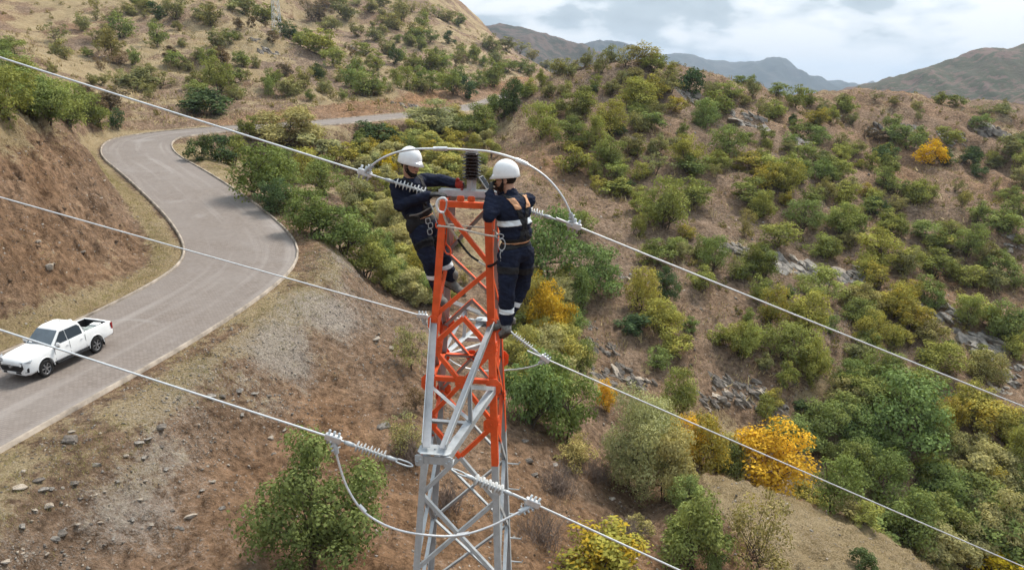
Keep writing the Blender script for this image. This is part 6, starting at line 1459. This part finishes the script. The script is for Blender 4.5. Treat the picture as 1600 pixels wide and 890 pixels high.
def filler():
    """further bushes between those surveyed one by one, spaced as in the photograph"""
    rng = random.Random(21); zones = [  # pixel box, count, height range px, codes
        ((880, 130, 1600, 420), 72, (16, 34), 'ggoyyoda', (lambda x, y: y > 120+abs(x-1020)*0.16)), ((960, 400, 1600, 720), 46, (24, 50), 'ggyyoaG', (lambda x, y: y < 420+(x-900)*0.75 and y > 180+(x-900)*0.35)),
        ((560, 190, 770, 300), 52, (18, 34), 'vvwwag', (lambda x, y: y > 215 or x > 640)), ((560, 300, 700, 480), 40, (26, 48), 'vwwvgy', (lambda x, y: x > 560+(y-300)*0.45 and x < 640+(y-300)*0.5)), ((800, 430, 930, 640), 16, (30, 60), 'vvGgw', (lambda x, y: x < 900)),
        ((120, 20, 860, 160), 80, (10, 24), 'oogogk', (lambda x, y: y > 10+(x-640)*0.42)), ((1240, 700, 1600, 890), 22, (40, 70), 'GgwwyG', (lambda x, y: x > 1420 and y > 700 or y < 700+(x-1240)*0.35))]
    E = []
    for box, n, hr, codes, f in zones:
        pts = []; t = 0
        while len(pts) < n and t < 6000:
            t += 1; x, y = rng.uniform(box[0], box[2]), rng.uniform(box[1], box[3])
            if not f(x, y) or any((x-a)**2+((y-b)*1.5)**2 < (hr[0]*0.9)**2 for a, b in pts): continue
            pts.append((x, y)); h = rng.uniform(*hr)*(0.75+0.5*(y-box[1])/(box[3]-box[1])); E.append((x, y, h*rng.uniform(0.9, 1.4), h, rng.choice(codes)))
    E = [behind_spur(e) for e in E]; P, ok = survey([e[0] for e in E], [e[1] for e in E]); rd, _ = road_dist(P[:, 0], P[:, 1]); items = []
    for e, p, k, d in zip(E, P, ok, rd):
        if not k or abs(d) < 6.5: continue
        px, py, w, h, code = e; depth = p[1]*math.cos(PITCH)-p[2]*math.sin(PITCH); col, turn, shapes, cname, kind = CODE[code]; H = h*depth/F_PX; W = w*depth/F_PX
        if H > 7: continue
        sh = rng.choice(shapes); sh = 'low' if H < 0.75*W and sh in ('bush', 'oval') else sh
        cm, tm = rng.choice(PROTO[sh]['hi' if h > 42 else 'lo']); nm_ = 'shrub' if kind == 'bush' else 'sapling'
        root = empty(nm_, (p[0], p[1], p[2]-0.05), rng.uniform(0, 6.28)); jit = rng.uniform(0.85, 1.15)
        for nm, me in (('crown', cm), ('trunk', tm)):
            o = link(nm, me, None, root); o.scale = (W, W, H)
            if nm == 'crown': o.color = (col[0]*jit, col[1]*jit, col[2]*jit, min(1, turn*rng.uniform(0.2, 1.8)))
        root['category'] = 'shrub' if kind == 'bush' else kind; root['group'] = 'shrubs between the larger bushes' if kind == 'bush' else 'saplings along the stream bed'
        items.append(dict(obj=root, colour=cname, kind='shrub' if kind == 'bush' else 'sapling', px=px, py=py-h/2, size='low' if h < 22 else ('tall' if h > 45 else 'middling')))
    unique_labels(items)
filler()

# ------------------------------------------------------------------ air
def haze():
    bm = bmesh.new(); bmesh.ops.create_cube(bm, size=1, matrix=Matrix.Translation((0, 1500, 140))@Matrix.Diagonal((19500, 19500, 500, 1)))
    me = bm_mesh('haze', bm); m = bpy.data.materials.new('haze'); m.use_nodes = True; nt = m.node_tree; nt.nodes.clear()
    o = nt.nodes.new('ShaderNodeOutputMaterial'); v = nt.nodes.new('ShaderNodeVolumePrincipled'); v.inputs['Color'].default_value = (0.62, 0.77, 0.98, 1); v.inputs['Density'].default_value = 0.00013; v.inputs['Anisotropy'].default_value = 0.2
    nt.links.new(v.outputs[0], o.inputs['Volume']); ob = link('haze', me, m); tag(ob, 'thin pale blue haze over the far mountains', None, None, 'stuff')
haze()
